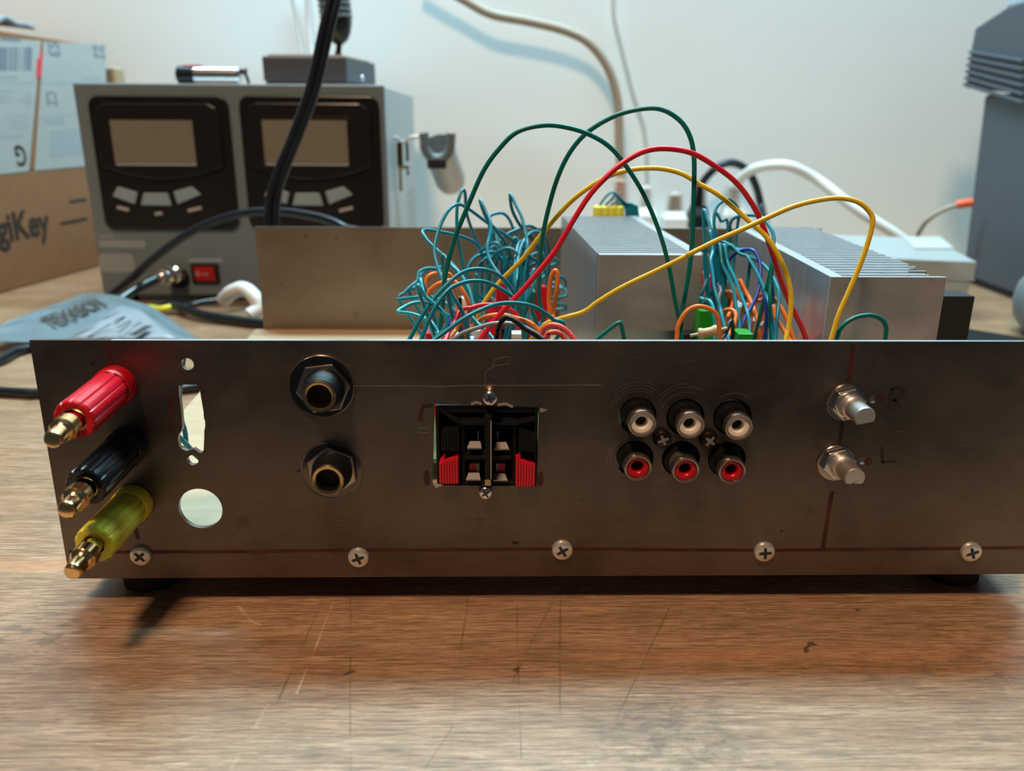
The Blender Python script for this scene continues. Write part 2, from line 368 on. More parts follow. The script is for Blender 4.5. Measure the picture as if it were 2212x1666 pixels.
# ================================================================== amplifier chassis
ch = thing('amplifier_chassis', 'open homemade amplifier case with bare steel panels, jacks, heatsinks and tangled wires', 'electronics', (0, 100, 0))
ZT, ZB = PY(1100, 737, 0).z, PY(1100, 1245, 0).z
print('panel z', ZT, ZB)
XL = (PY(63, 735, 0).x + PY(150, 1250, 0).x)/2
XR = 166.0
TH = 1.6
def fp(px, py, y=0): p = PY(px, py, y); return (p.x, p.z)
def c3(x, y): return (840 + x/2.975, 180 + y/2.975)
def c4(x, y): return (1400 + x/2.724, 300 + y/2.724)
def c8(x, y): return (840 + x/4.628, 380 + y/4.628)
def cd_(x, y): return (860 + x/5.53, 560 + y/5.53)
def ce(x, y): return (1440 + x/6.9125, 540 + y/6.91)
def ct(x, y): return (880 + x/5.744, 820 + y/5.744)

def px_loop(pts, y=0): return [fp(*p, y) for p in pts]
tl, tr = fp(63, 735), PY(2212, 737, 0)
out = [(PY(63, 735, 0).x, PY(63, 735, 0).z), (XR, ZT-.1), (XR, ZB+.1), (PY(150, 1250, 0).x, PY(150, 1250, 0).z)]
holes = []
def hole(px, py, r): x, z = fp(px, py); holes.append(circ(x, z, r)); return x, z
hole(405, 787, 1.75)
holes.append(px_loop([(340 + a/3.79, 740 + b/3.79) for a, b in [(175,355),(225,345),(325,350),(345,378),(362,480),(376,560),(381,620),(391,650),(391,690),(384,720),(382,790),(378,885),(366,902),(342,905),(322,888),(300,872),(240,890),(200,872),(178,850),(168,795),(176,750),(196,728),(204,690),(200,600),(190,520),(176,430)]]))
hole(416.5, 994.6, 1.6)
hole(433, 1099, 6.5)
RH = [(1376.5, 899), (1480.4, 901.5), (1582, 901.5), (1370.7, 990.7), (1470.8, 991.5), (1570.3, 993)]
for a, b in RH: hole(a, b, 5.65)
TC = [(938.3, 873), (1165, 880), (1158.5, 1051), (934, 1048)]
holes.append(px_loop(TC))
hole(1885.5, 863, 1.25); hole(1863, 996.6, 1.15)
pm = plate_mesh([out] + holes, TH)
pan = MB(); pan.mesh(pm, 0, lambda c: V((c.x, TH/2 + c.z, c.y)))
# rim strip of bright cut metal along the top edge
pan.box((out[0][0]+.3, .05, ZT-.02), (XR-.2, TH-.05, ZT+.06), 3)
O0 = V((0, -.005, 0)); NN = V((0, -1, 0))
def stroke(pts, w, mi, t=.035): pan.ribbon([fp(*p) for p in pts], w, O0, EX, EZ, NN, mi, t)
stroke([(150, 1192), (250, 1193), (500, 1192), (750, 1189), (1000, 1188), (1215, 1186), (1450, 1188), (1660, 1189), (1900, 1187), (2268, 1183)], 1.15, 1)
stroke([(1843, 745), (1839, 780), (1833, 826)], 1.25, 1); stroke([(1820, 912), (1813, 962)], 1.15, 4); stroke([(1797, 1062), (1788, 1120), (1777, 1185)], 1.4, 1)
stroke([(232, 742), (235, 770), (240, 800)], 1.5, 1, .02); stroke([(290, 1130), (298, 1165)], 1.2, 1)
stroke([(382, 856), (368, 860), (371, 890), (370, 920), (360, 930), (380, 932)], 1.0, 1)
stroke([(935, 876), (915, 878), (909, 890), (908, 910)], 1.2, 1)
for (a, b, w, h) in ((922, 1033, 1.0, 2.6), (1167, 1035, 1.0, 2.4), (1899, 863, 1.25, 1.3), (1876, 996.6, 1.25, 1.3), (1688, 1147, .5, .4)):
    x, z = fp(a, b); pan.prism(circ(x, z, w, 20, h), O0, EX, EZ, NN, 0, .03, 1)
# handwritten letters
stroke([(1922, 884), (1926, 840)], 1.1, 4); stroke([(1926, 840), (1940, 838), (1953, 845), (1950, 856), (1938, 863), (1928, 864)], 1.1, 4); stroke([(1930, 864), (1938, 872), (1945, 882)], 1.0, 4)
stroke([(1906, 965), (1905, 983), (1907, 1000)], .95, 4); stroke([(1905, 1000), (1915, 998), (1937, 996)], .8, 4)
# scratches
stroke([(620, 835), (760, 834), (900, 834), (960, 835.5), (1000, 833), (1150, 832.5), (1300, 832)], .10, 2, .01)
stroke([(1048, 838), (1048, 806), (1063, 793), (1072, 790), (1100, 786), (1102, 772), (1095, 770), (1068, 777), (1066, 790)], .09, 2, .01)
stroke([(905, 925), (925, 925), (925, 935), (905, 935), (905, 925)], .08, 2, .01)
for (cx, cy, rr, a0, a1) in ((1377, 899, 7.6, 55, 150), (1377, 899, 8.4, 60, 160), (1377, 899, 9.4, 50, 140), (1377, 899, 10.4, 65, 130), (1480, 901, 7.6, 70, 160), (1480, 901, 9.2, 60, 150), (1480, 901, 10.2, 85, 140),
                            (1582, 901, 7.4, 50, 130), (1371, 991, 7.2, 110, 190), (1371, 991, 8.2, 130, 185)):
    x, z = fp(cx, cy); pan.ribbon([(x + rr*math.cos(R(a0 + (a1-a0)*k/14)), z + rr*math.sin(R(a0 + (a1-a0)*k/14))) for k in range(15)], .08, O0, EX, EZ, NN, 5, .008)
rs = random.Random(3)
for _ in range(26):
    a, b = rs.uniform(120, 2150), rs.uniform(750, 1235); l = rs.uniform(5, 22); stroke([(a, b), (a + l, b - rs.uniform(-3, 6))], .07, 5, .008)
# copper coloured burrs of the rough cut-out
for pts in ([(1018, 873), (1030, 869), (1040, 873)], [(1075, 875), (1092, 872), (1108, 879)], [(1166, 884), (1180, 886), (1167, 889)], [(936, 1046), (955, 1049), (940, 1052)]):
    stroke(pts, .8, 2, .06)
pan.obj('front_panel', ['steel', 'ink', 'scratch', 'edge', 'inkblack', 'scuff_glint'], ch, 'bare steel jack panel with drilled holes and brown marker lines', fixn=False)

# base board (slightly skewed left side), back panel
BY = 267.0
bl = PY(560, 712, BY); BT = bl.z; BB = ZB + .6
print('board top', BT, 'board bottom', BB, 'back left', bl.x)
b = MB(); xl0, xl1 = XL + 1.0, PY(552, 712, BY).x
b.hexa([(xl0, TH, BB), (XR-1, TH, BB), (PY(1775, 600, BY).x, BY, BB), (xl1, BY, BB), (xl0, TH, BT), (XR-1, TH, BT), (PY(1775, 600, BY).x, BY, BT), (xl1, BY, BT)])
b.obj('base_board', 'board', ch, 'pale wooden base board')
btl = PY(550, 490, BY); btr = PY(1775, 494, BY)
b = MB(); b.box((btl.x, BY+.05, BB), (btr.x, BY + 1.6, btl.z)); b.box((btl.x+.3, BY+.3, btl.z-.02), (btr.x-.3, BY+1.5, btl.z+.05), 1)
b.obj('back_panel', ['steel_back', 'edge'], ch, 'plain brown steel sheet at the far side')
# feet
for px, py, rr in ((2078, 1268, 9.5), (310, 1280, 9.5)):
    p = PZ(px, py, 0); y = p.y + rr
    MB().lathe([(rr, 0), (rr, 1), (rr+1.0, BB)], (p.x, max(y, 14), 0.0), EZ, 40).obj('rubber_foot', 'rubber', ch)
for (x, y) in ((-135, 250), (160, 250)): MB().lathe([(9.5, 0), (9.5, 1), (10.5, BB)], (x, y, 0), EZ, 40).obj('rubber_foot', 'rubber', ch)

# ---- cross-head screws along the bottom
def cross(mb, o, d, r, w, dep, spin, mi, jag=0):
    """cross shaped recess drawn on the head in colour: dark as shade, pale as glints"""
    d = V(d).normalized(); a = V((0, 0, 1)); ex = a.cross(d).normalized(); ey = d.cross(ex); c, s_ = math.cos(spin), math.sin(spin)
    e1, e2 = ex*c + ey*s_, ey*c - ex*s_
    pts = []
    for k in range(4):
        A = math.pi/2*k
        for rad, da in ((r, -w/r/2), (r*1.04, 0), (r, w/r/2), (w*.85, math.pi/4)):
            pts.append((rad*math.cos(A+da), rad*math.sin(A+da)))
    mb.prism(pts, o, e1, e2, d, 0, dep, mi)
def screw(px, py, r, spin, name='panel_screw', m='zinc', h=1.5, y=0, lab=None, slotm='slot', shank=0):
    p = PY(px, py, y - h*.6 - shank); s = MB(); o = V((p.x, y, p.z)); d = V((0, -1, 0))
    if shank:
        s.lathe([(r*.62 + .12*(k % 2), .25*k) for k in range(int(shank/.25)+1)], o, d, 24); o = o + d*shank
    s.lathe([(r, 0), (r*1.0, h*.35), (r*.93, h*.75), (r*.8, h*.93), (r*.6, h), (0.02, h*1.02)], o, d, 36)
    cross(s, o + d*(h*.93), d, r*.58, r*.26, h*.12, spin, 1)  # recess is not cut; its shade is put into the cross colour
    s.obj(name, [m, slotm], ch, lab)
for (a, b_, sp) in ((303, 1202, .75), (774, 1206, .35), (1215, 1190, .55), (1652, 1194, .08), (2099, 1194, .35)): screw(a, b_, 3.25, sp)
screw(1432, 950, 2.75, .4, 'jack_block_screw', 'blackmetal', 1.6, lab='black cross-head screw between the phono sockets', slotm='scuff_glint', shank=.6)  # glints of both black screws put into the paler slot colour
screw(1533, 952, 2.75, .9, 'jack_block_screw', 'blackmetal', 1.6, lab='black cross-head screw between the phono sockets', slotm='scuff_glint', shank=.6)
screw(1058.5, 861, 2.25, .3, 'terminal_screw', 'chrome', 1.7, lab='shiny silver screw above the speaker terminal', shank=3.2)
screw(1049, 1065.5, 2.1, .6, 'terminal_screw', 'chrome', 1.6, lab='shiny silver screw below the speaker terminal', shank=1.4)

# ---- binding posts with gold pins
def post(base, front, tip, m, lab):
    P0, P1, P2 = PY(*base, -2), PY(*front, -24), PY(*tip, -36.5)
    P0 = V((P0.x, -.0, P0.z)); d = (P1 - P0).normalized(); L = (P1 - P0).length
    fl = lambda t: 1 - .055*(abs(math.sin(6*t))**.6 < .35) - .02*abs(math.cos(6*t))
    mb = MB()
    mb.lathe([(5.6, -.5), (5.75, .3), (5.75, 3.2), (5.5, 3.9), (5.2, 4.1)], P0, d, 72, cap1=False)
    mb.lathe([(5.2, 4.1), (5.45, 4.6), (5.45, L*.6), (5.5, L*.85), (5.45, L-.5), (5.1, L), (3.9, L+.05), (3.2, L-.2), (3.05, L-3.5)], P0, d, 96, flute=fl, cap0=False)
    o = mb.obj('binding_post', m, ch, lab)
    d2 = (P2 - P1).normalized(); L2 = (P2-P1).length
    g = MB(); g.lathe([(3.15, -3), (3.15, .1), (2.95, .15), (2.9, -2.6)], P1, d2, 40, cap0=False, cap1=False); g.obj('inner_ring', 'brass', o)
    c = MB(); c.lathe([(2.2, -3), (2.2, 3.4)], P1, d2, 32)
    c.box((-.25, 0, -2.6), (.25, 3, 2.6), 1, Matrix.Translation(P1) @ (d2.to_track_quat('Y', 'Z')).to_matrix().to_4x4() @ Matrix.Translation((1.6, 0, 0)))
    c.obj('split_sleeve', [m, 'void'], o)
    g = MB(); g.lathe([(2.0, 2.6), (3.0, 2.9), (3.35, 3.2), (3.35, 6.6), (3.0, 7.1), (2.9, 7.5), (2.55, 7.9), (2.3, 8.2), (2.3, L2-1.2), (2.2, L2-.5), (1.9, L2), (1.2, L2+.15), (.1, L2+.15)], P1, d2, 40)
    g.obj('gold_pin', 'gold', o)
post((246, 835), (160, 908), (112, 952), 'red', 'red binding post with a gold pin, topmost of three')
post((271, 968), (184, 1054), (142, 1104), 'blackgloss', 'black binding post with a gold pin')
post((283, 1092), (203, 1178), (155, 1238), 'yellow', 'yellow binding post with a gold pin, lowest of three')

# ---- phone jacks
def phone_jack(wc, wr, rc, nspin, ncirc, lab):
    wx, wz = fp(*wc, -1); q = PY(*rc, -9.5)
    mb = MB(); o = V((q.x, 0, q.z)); d = V((0, -1, 0))
    nc = V(((q.x*2+wx)/3, 0, (q.z*2+wz)/3))
    prof = [(5.9, -2), (5.9, 3.0)] + [(5.85 - .12*(k % 2) - .05*k, 3.0 + .38*k) for k in range(1, 9)] + [(5.3, 6.4), (5.05, 8.0), (4.85, 8.8), (4.6, 9.0)]
    mb.lathe(prof, o, d, 48, cap1=False)
    jk = mb.obj('phone_jack', 'black', ch, lab)
    w = MB(); w.lathe([(wr, .02), (wr+.05, .5), (wr-.12, .8), (6.3, .85), (6.2, .0)], V((wx, 0, wz)), d, 64, cap0=False, cap1=False); w.lathe([(wr-.22, .84), (wr-.1, .92), (wr+.08, .55), (wr+.08, .02)], V((wx, 0, wz)), d, 64, mi=1, cap0=False, cap1=False); w.obj('washer', ['nickel', 'chrome'], jk)  # dark reflection put into the washer's face colour, bright rim added
    n = MB(); n.lathe([(ncirc*.97, .85), (ncirc, 1.1), (ncirc, 2.3), (ncirc*.97, 2.8)], nc, d, 6, sm=False, spin=nspin); 
    n.obj('hex_nut', 'nut', jk, bevel=.15)
    g = MB(); g.lathe([(4.55, 8.6), (4.6, 9.3), (4.45, 9.5), (3.75, 9.5), (3.5, 9.35), (3.3, 8.9), (3.2, 8.0), (3.2, 5.0)], o, d, 56, cap0=False, cap1=False); g.obj('gold_rim', 'brass', jk)
    k = MB(); k.lathe([(3.3, 5.05), (.01, 5.0)], o, d, 40, cap0=False); k.lathe([(3.25, 8.2), (3.22, 5.0)], o, d, 40, cap0=False, cap1=False); k.obj('bore', 'void', jk)
phone_jack((694, 836), 9.3, (689, 857.7), R(67), 7.9, 'black phone jack with gold rim, upper of two')
phone_jack((716, 1017.5), 8.9, (707.6, 1039), R(96), 7.7, 'black phone jack with gold rim, lower of two')

# ---- RCA sockets in their black block
bx0, bz0 = fp(1335, 1045, 3); bx1, bz1 = fp(1632, 850, 3)
MB().box((bx0, TH+.9, bz0), (bx1, 13, bz1)).obj('socket_block', 'black', ch, 'black block behind the phono sockets')
for i, (a, b_) in enumerate([(1387.5, 915.7), (1492, 919.4), (1596.7, 923.2), (1378.5, 1011.8), (1481.7, 1016.7), (1582, 1019)]):
    q = PY(a, b_, -8.0); o = V((q.x, 0, q.z)); d = V((0, -1, 0))
    s = MB(); s.lathe([(5.0, -TH-.9), (5.0, -1.0), (4.75, -.9), (4.75, .4), (4.35, .5), (4.35, 1.2), (4.05, 1.3), (4.05, 2.2)], o, d, 40); 
    s.lathe([(3.75, 1.2), (3.8, 5.6)], o, d, 40, mi=1, cap1=False)
    s.lathe([(3.8, 5.6), (4.1, 5.9), (4.15, 6.6), (4.1, 7.5), (3.9, 7.95), (3.6, 8.1), (3.3, 8.0), (3.2, 7.4), (3.2, 6.8)], o, d, 48, mi=2, cap0=False, cap1=False)
    ro = s.obj('phono_socket', ['black', 'blackmetal' if i != 4 else 'scuff_glint', mat('dull_socket_rim', (.42, .37, .33), .3, .95) if i == 0 else bpy.data.materials['dull_socket_rim']], ch, ('white' if i < 3 else 'red') + ' phono socket with a metal rim')
    c = MB(); c.lathe([(3.25, 7.0), (3.1, 7.25), (2.9, 7.3), (2.0, 7.1), (1.75, 6.8), (1.65, 4.2)], o, d, 40, cap0=False, cap1=False)
    c.lathe([(1.7, 4.2), (.01, 4.2)], o, d, 24, cap0=False, mi=1)
    c.obj('insulator', ['white' if i < 3 else 'red', 'void'], ro)

# ---- speaker spring terminal
sp0 = PY(1049, 960, 0); q = lambda x, y, yy=0: fp(*ct(x, y), yy)
X0, X1 = q(362, 800, 2)[0], q(1612, 800, 2)[0]; Z1 = q(960, 335, 0)[1]; Z0 = q(960, 1312, 0)[1]
tm = MB()
tm.box((X0, 9.5, Z0), (X1, 22, Z1))                                   # rear body
tm.box((X0, .4, Z0), (X0+1.0, 9.6, Z1)); tm.box((X1-1.0, .4, Z0), (X1, 9.6, Z1))
tm.box((X0, .8, Z1-2.2), (X1, 9.6, Z1)); tm.box((X0, .6, Z0), (X1, 9.6, Z0+.8))
# roof of each row: sloping shelves
xm0, xm1 = q(960, 800, -5)[0], q(1050, 800, -5)[0]; xm = (xm0+xm1)/2
za = q(700, 527, -1)[1]; zb = q(700, 950, -1)[1]; zlow = q(700, 900, -1)[1]
tm.obj_dummy = None
def shelf(z, th, y0, xa, xb, xc, xd, zo):
    tm.hexa([(xa, y0, z-th), (xb, y0, z-th), (xd, 9.6, z-th), (xc, 9.6, z-th), (xa, y0, z), (xb, y0, z), (xd, 9.6, z+zo), (xc, 9.6, z+zo)])
xa, xb = q(660, 527, -1)[0], q(1372, 550, -1)[0]
shelf(za, 1.0, -1.0, xa, xb, xa, xb, 1.2)
xc, xd = q(700, 950, -1)[0], q(1290, 960, -1)[0]
shelf(zb, 1.1, -1.2, xc, xd, xc, xd, 1.0)
# chamfer wings from shelf ends up to the outer corners
for (ax, bx) in ((xa, q(440, 400, -1)[0]), (xb, q(1600, 470, -1)[0])):
    z2 = q(440, 400, -1)[1] if ax == xa else q(1600, 480, -1)[1]
    tm.hexa([(ax, -1, za-1), (bx, -.5, z2-1), (bx, 9.6, z2-1), (ax, 9.6, za-1), (ax, -1, za), (bx, -.5, z2), (bx, 9.6, z2), (ax, 9.6, za)])
# vertical cheeks between wire ports and levers
for xx in (q(690, 800, 0)[0], q(1330, 800, 0)[0]):
    tm.box((xx-.5, 1.0, Z0), (xx+.5, 9.6, za))
tob = tm.obj('speaker_terminal', 'black', ch, 'black spring speaker terminal with two red levers', bevel=.12)
f_ = MB(); zt, zbm = q(1000, 470, -6)[1], q(1000, 1305, -6)[1]
f_.box((xm-1.0, -6.5, zbm), (xm+.9, 9.5, zt)); f_.box((xm+.62, -6.6, zbm+2), (xm+.92, -6.4, zt-.8), 1)
f_.box((xm-1.0, -6.7, zbm), (xm+.7, -6.3, zbm+1.9), 2)
f_.obj('divider_fin', ['black', 'grey_t', 'brass'], tob, 'black centre fin')
# wire ports with grey spring tongues
for (x0, x1, y0, y1, sgn) in ((740, 920, 765, 850, 0), (1080, 1262, 775, 862, 0), (725, 907, 1155, 1242, 1), (1065, 1243, 1165, 1250, 1)):
    left = x0 < 900
    a0, a1 = q(x0, y1, -1.6), q(x1, y1, -1.6); c0 = q(x0+35, y0, 1.2); c1 = q(x1-(15 if left else 35), y0, 1.2)
    if not left: c0 = q(x0+15, y0, 1.2)
    t = MB(); t.add([(a0[0], -1.6, a0[1]), (a1[0], -1.6, a1[1]), (c1[0], 1.2, c1[1]), (c0[0], 1.2, c0[1]), (a0[0], -1.4, a0[1]-.5), (a1[0], -1.4, a1[1]-.5), (c1[0], 1.6, c1[1]-.5), (c0[0], 1.6, c0[1]-.5)],
                    [(0, 1, 2, 3), (4, 7, 6, 5), (0, 4, 5, 1), (1, 5, 6, 2), (2, 6, 7, 3), (3, 7, 4, 0)])
    t.obj('spring_tongue', 'grey_t', tob)
    if sgn:
        w0, w1 = (768, 850) if left else (1130, 1212); g0, g1 = (850, 893) if left else (1100, 1130)
        p0, p1 = q(w0, 1145, 2), q(w1, 1042, 2); r_ = MB().box((p0[0], 2, p0[1]), (p1[0], 9, p1[1])); r_.obj('red_port', 'redterm', tob, 'small red block inside the wire port')
        p0, p1 = q(g0, 1145, 2), q(g1, 1045, 2); MB().box((p0[0], 2.1, p0[1]), (p1[0], 9, p1[1])).obj('contact_spring', 'grey_t', tob)
    else:
        g0, g1 = (868, 915) if left else (1110, 1140)
        p0, p1 = q(g0, 752, 2.5), q(g1, 650, 2.5); MB().box((p0[0], 3, p0[1]), (p0[0]+.5, 9, p1[1])).obj('contact_spring', 'grey_t', tob)
# levers: ridged, slanted top
def lever(cx0, cx1, ytl, ytr, yb, m, yf, lab):
    a = [q(cx0, ytl, yf), q(cx1, ytr, yf)]; bz = q(cx0, yb, yf)[1]; x0, x1 = a[0][0], a[1][0]; L = MB(); n = 7
    for i in range(n):
        u0, u1 = i/n, (i+1)/n; xx0, xx1 = x0+(x1-x0)*u0, x0+(x1-x0)*u1
        z0, z1 = a[0][1]+(a[1][1]-a[0][1])*u0, a[0][1]+(a[1][1]-a[0][1])*u1; w = (xx1-xx0)*.68
        L.hexa([(xx0, yf-.6, bz), (xx0+w, yf-.6, bz), (xx1, yf+2, bz), (xx0, yf+2, bz), (xx0, yf-.6, z0), (xx0+w, yf-.6, z0+(z1-z0)*.68), (xx1, yf+2, z1), (xx0, yf+2, z0)])
    L.hexa([(x0, yf, bz), (x1, yf, bz), (x1, 9, bz+.5), (x0, 9, bz+.5), (x0, yf, a[0][1]), (x1, yf, a[1][1]), (x1, 9, a[1][1]-.6), (x0, 9, a[0][1]-.6)])
    L.obj('lever', m, tob, lab)
lever(396, 632, 1040, 960, 1285, 'redterm', -3.2, 'red ridged lever')
lever(1345, 1588, 990, 1075, 1315, 'redterm', -3.2, 'red ridged lever')
lever(420, 640, 660, 590, 880, 'black', -1.8, 'black ridged lever')
lever(1385, 1600, 610, 700, 890, 'black', -1.8, 'black ridged lever')
MB().box((q(395, 340, 9)[0], 9.2, q(0, 470, 9)[1]), (q(1580, 340, 9)[0], 9.45, q(0, 350, 9)[1])).obj('upper_recess', 'blackgloss', tob)

# ---- potentiometers
def pot(wc, end, flat, lab, mark):
    q0 = PY(*end, -12.5); wx, wz = fp(*wc, -.7); o = V((q0.x, 0, q0.z)); d = V((0, -1, 0)); o2 = V(((wx+q0.x)/2, 0, (wz+q0.z)/2))
    b = MB(); b.lathe([(3.5, -2), (3.5, 3.4)] + [(3.5 - .18*(k % 2), 3.4 + .3*k) for k in range(1, 7)] + [(3.3, 5.4), (3.0, 5.6)], o, d, 40)
    po = b.obj('potentiometer', 'satin', ch, lab)
    w = MB(); w.lathe([(5.7, .02), (5.75, .35), (5.55, .6), (3.6, .62)], V((wx, 0, wz)), d, 56, cap0=False, cap1=False); w.obj('washer', 'nut', po)
    n = MB(); n.lathe([(5.0, .6), (5.15, .9), (5.15, 2.0), (4.9, 2.5)], o2, d, 6, sm=False, spin=R(15)); n.lathe([(4.0, 2.5), (3.9, 2.7), (3.5, 2.7)], o2, d, 40, cap0=False, cap1=False); n.obj('hex_nut', 'chrome', po, bevel=.2)
    # D-shaped shaft
    ca, sa = math.cos(flat), math.sin(flat); poly = []
    for k in range(41):
        t = R(-38 + 256*k/40); poly.append((2.95*math.cos(t), 2.95*math.sin(t)))
    rot = [(x*ca - y*sa, x*sa + y*ca) for x, y in poly]; k2 = [(x*.93, y*.93) for x, y in rot]
    s = MB(); s.lathe([(2.95, 5.0), (2.95, 8.0)], o, d, 40)
    s.prism(rot, o, EX, EZ, d, 8.0, 12.1, 0); 
    n_ = len(rot); A = [o + EX*x + EZ*y + d*12.1 for x, y in rot]; B = [o + EX*x + EZ*y + d*12.5 for x, y in k2]
    s.add(A + B, [(i, (i+1) % n_, n_+(i+1) % n_, n_+i) for i in range(n_)] + [tuple(range(n_, 2*n_))], 0)
    if mark: s.prism([(-.9, -1.75), (-.5, -1.75), (.9, -.75), (.5, -.85)], o, EX, EZ, d, 12.5, 12.53, 1)
    s.obj('shaft', ['satin', 'slot'], po)
    g = MB(); x, z = fp(*mark2[lab], 3); g.box((x-2, 4, z-2), (x+2, 5, z+2)); g.obj('locating_tab', 'chrome', po)
mark2 = {'silver potentiometer shaft beside the handwritten R': (1885, 860), 'silver potentiometer shaft beside the handwritten L': (1862, 994)}
pot((1829, 870.6), (1869.6, 902), R(12), 'silver potentiometer shaft beside the handwritten R', False)
pot((1807.4, 1001.7), (1847.4, 1033.5), 0, 'silver potentiometer shaft beside the handwritten L', True)

# ---- heat sinks
def heatsink(x0, x1, y0, y1, z0, z1, base_right, lab, tilt=0, face=None):
    h = MB(); bt = 4.6
    sh = lambda y: tilt*(y - y0)
    def bx(a, b_, c, d_, e, f, mi=0):
        h.hexa([(a+sh(c), c, e), (b_+sh(c), c, e), (b_+sh(d_), d_, e), (a+sh(d_), d_, e), (a+sh(c), c, f), (b_+sh(c), c, f), (b_+sh(d_), d_, f), (a+sh(d_), d_, f)], mi)
    if base_right: bx(x1-bt, x1, y0, y1, z0, z1)
    else: bx(x0, x0+bt, y0, y1, z0, z1)
    n = int((y1-y0)/3.0); rs = random.Random(5)
    for k in range(n+1):
        y = y0 + (y1-y0-1.1)*k/n; jag = (rs.choice((0, 1.5, 3, 5, 8)) if k < 9 else rs.choice((0, 0, .6))) if not base_right else 0
        if k < 1: jag = 0
        if base_right: bx(x0 + (0 if k else 0), x1-bt, y, y+1.3, z0, z1-(0 if k % 2 else .12))
        else: bx(x0+bt, x1-jag, y, y+1.3, z0, z1-(0 if k % 2 else .12))
    o = h.obj('heatsink', 'alu', ch, lab)
    if face: face(o)
    return o
h1a, h1b = PY(1290, 547, 112), PY(1520, 550, 112); h1c = PY(1213, 466, 258)
def f1(o):
    z = PY(1400, 710, 111).z
    MB().box((PY(1291, 600, 111).x, 107.6, z), (PY(1510, 600, 111).x, 111.8, h1a.z)).obj('end_plate', 'alu_face', o, 'scuffed flat plate on the near end')
heatsink(h1a.x, h1b.x, 112, 258, BT, h1a.z, True, 'finned aluminium heatsink behind the speaker terminal', (h1c.x-h1a.x)/146, f1)
h2a, h2b, h2c = PY(1792, 597, 60), PY(2040, 601, 60), PY(1592, 490, 207)
def f2(o): MB().box((h2a.x, 58.6, BT), (h2b.x, 60, h2a.z)).obj('end_plate', 'alu_face', o, 'scuffed flat plate on the near end')
heatsink(h2a.x, h2b.x-1, 60, 207, BT, h2a.z, False, 'finned aluminium heatsink at the right end of the case', (h2c.x-h2a.x)/147, f2)
p = PY(2036, 628, 112); p2 = PY(2076, 632, 112)
MB().box((p.x-6, 100, BT), (p2.x-1, 112, p.z)).obj('transformer_bracket', 'rubber', ch, 'upright black block beside the heatsink')

# ---- circuit boards and components
pcbz = BT + 8
pb = MB().box((-32, 40, pcbz), (26, 190, pcbz+1.6)).obj('circuit_board', 'pcb', ch)
pb2 = MB().box((82, 40, pcbz), (113, 200, pcbz+1.6)).obj('circuit_board', 'pcb', ch)
MB().box((-28, 84, pcbz+1.6), (-4, 100, 66)).lathe([(6.5, 0), (6.5, 30), (5.8, 31)], (-12, 74, pcbz+1.6), EZ, 28).obj('red_capacitor', mat('red_film_capacitor', (.62, .02, .06), .35), pb)
for (a, b_, yy) in ((1085, 610, 120), (1150, 615, 125), (1068, 655, 110), (1178, 618, 150), (1165, 640, 150)):
    p = PY(a, b_, yy); MB().lathe([(2.6, 0), (2.8, 1), (2.8, p.z-pcbz-3), (2.2, p.z-pcbz-1.6)], (p.x, yy, pcbz+1.6), EZ, 20).obj('red_capacitor', M['red'], pb)
p = PY(1000, 660, 130); MB().lathe([(3.4, 0), (3.4, p.z-pcbz), (2.4, p.z-pcbz+2)], (p.x, 130, pcbz+1.6), EZ, 20).obj('white_capacitor', 'white', pb)
for a, yy in ((978, 90), (1170, 95)):
    p = PY(a, 697, yy); MB().lathe([(2.8, 0), (3.2, 3), (3.2, p.z-pcbz-4), (1.2, p.z-pcbz-1.6)], (p.x, yy, pcbz+1.6), EZ, 20).obj('blue_capacitor', 'bluec', pb)
for a, b_, yy in ((1022, 715, 70), (1008, 735, 60), (975, 726, 60), (1120, 722, 70)):
    p = PY(a, b_, yy); MB().box((p.x-2.5, yy, pcbz+1.6), (p.x+2.5, yy+6, p.z)).obj('white_connector', 'palecable', pb)
for a, b_, w, yy in ((1523, 672, 32, 90), (1607, 722, 32, 75)):
    p = PY(a, b_, yy); p3 = PY(a+w, b_, yy); q1 = MB(); q1.box((p.x-2, yy, pcbz+1.6), (p3.x-2, yy+9, p.z))
    q1.box((p.x+1, yy-.1, p.z-6), (p3.x-5, yy+2, p.z-2)); q1.obj('green_connector', 'greenc', pb2, bevel=.4)
for a, b_ in ((1520, 598), (1533, 606)):
    p = PY(a, b_, 190); o = MB().lathe([(2.2, 0), (2.2, 5), (1.6, 6.4), (.3, 7)], (p.x, 190, p.z-4), EZ, 16); o.tube([(p.x, 190, p.z-4), (p.x, 190, pcbz+1)], .5, smooth=False, mi=1); o.obj('indicator_lamp', ['red', 'chrome'], pb2, 'small red lamp')
t = MB(); a, b_ = PY(1508, 722, 75), PY(1538, 716, 75); t.lathe([(.6, -3), (.6, 0), (2.0, .3), (2.2, 1.2), (1.7, 2.4), (1.7, 5.2), (2.2, 6.2), (2.0, 7.4), (.6, 7.7), (.6, 11)], a, b_-a, 20); t.obj('resistor', 'tan', pb2)
for a, b_, yy in ((1592, 655, 130), (1632, 690, 110), (1650, 700, 100), (1560, 640, 140), (1575, 650, 150), (1600, 620+40, 120)):
    p = PY(a, b_, yy); MB().lathe([(1.6, 0), (1.9, 1), (1.9, p.z-pcbz-2), (.6, p.z-pcbz-.5)], (p.x, yy, pcbz+1.6), EZ, 14).obj('pale_component', 'palecable', pb2)
p = PY(1489, 735, 95); MB().box((p.x-4, 92, pcbz+1.6), (p.x+5, 100, p.z+3)).obj('black_component', 'blackgloss', pb2)
for a, yy in ((1089, 100), (1113, 96), (991, 120)):
    p = PY(a, 712 if a > 1000 else 645, yy); MB().lathe([(1.4, 0), (1.4, p.z-pcbz-1)], (p.x, yy, pcbz+1.6), EZ, 12).obj('black_component', 'blackgloss', pb)
yt = MB()
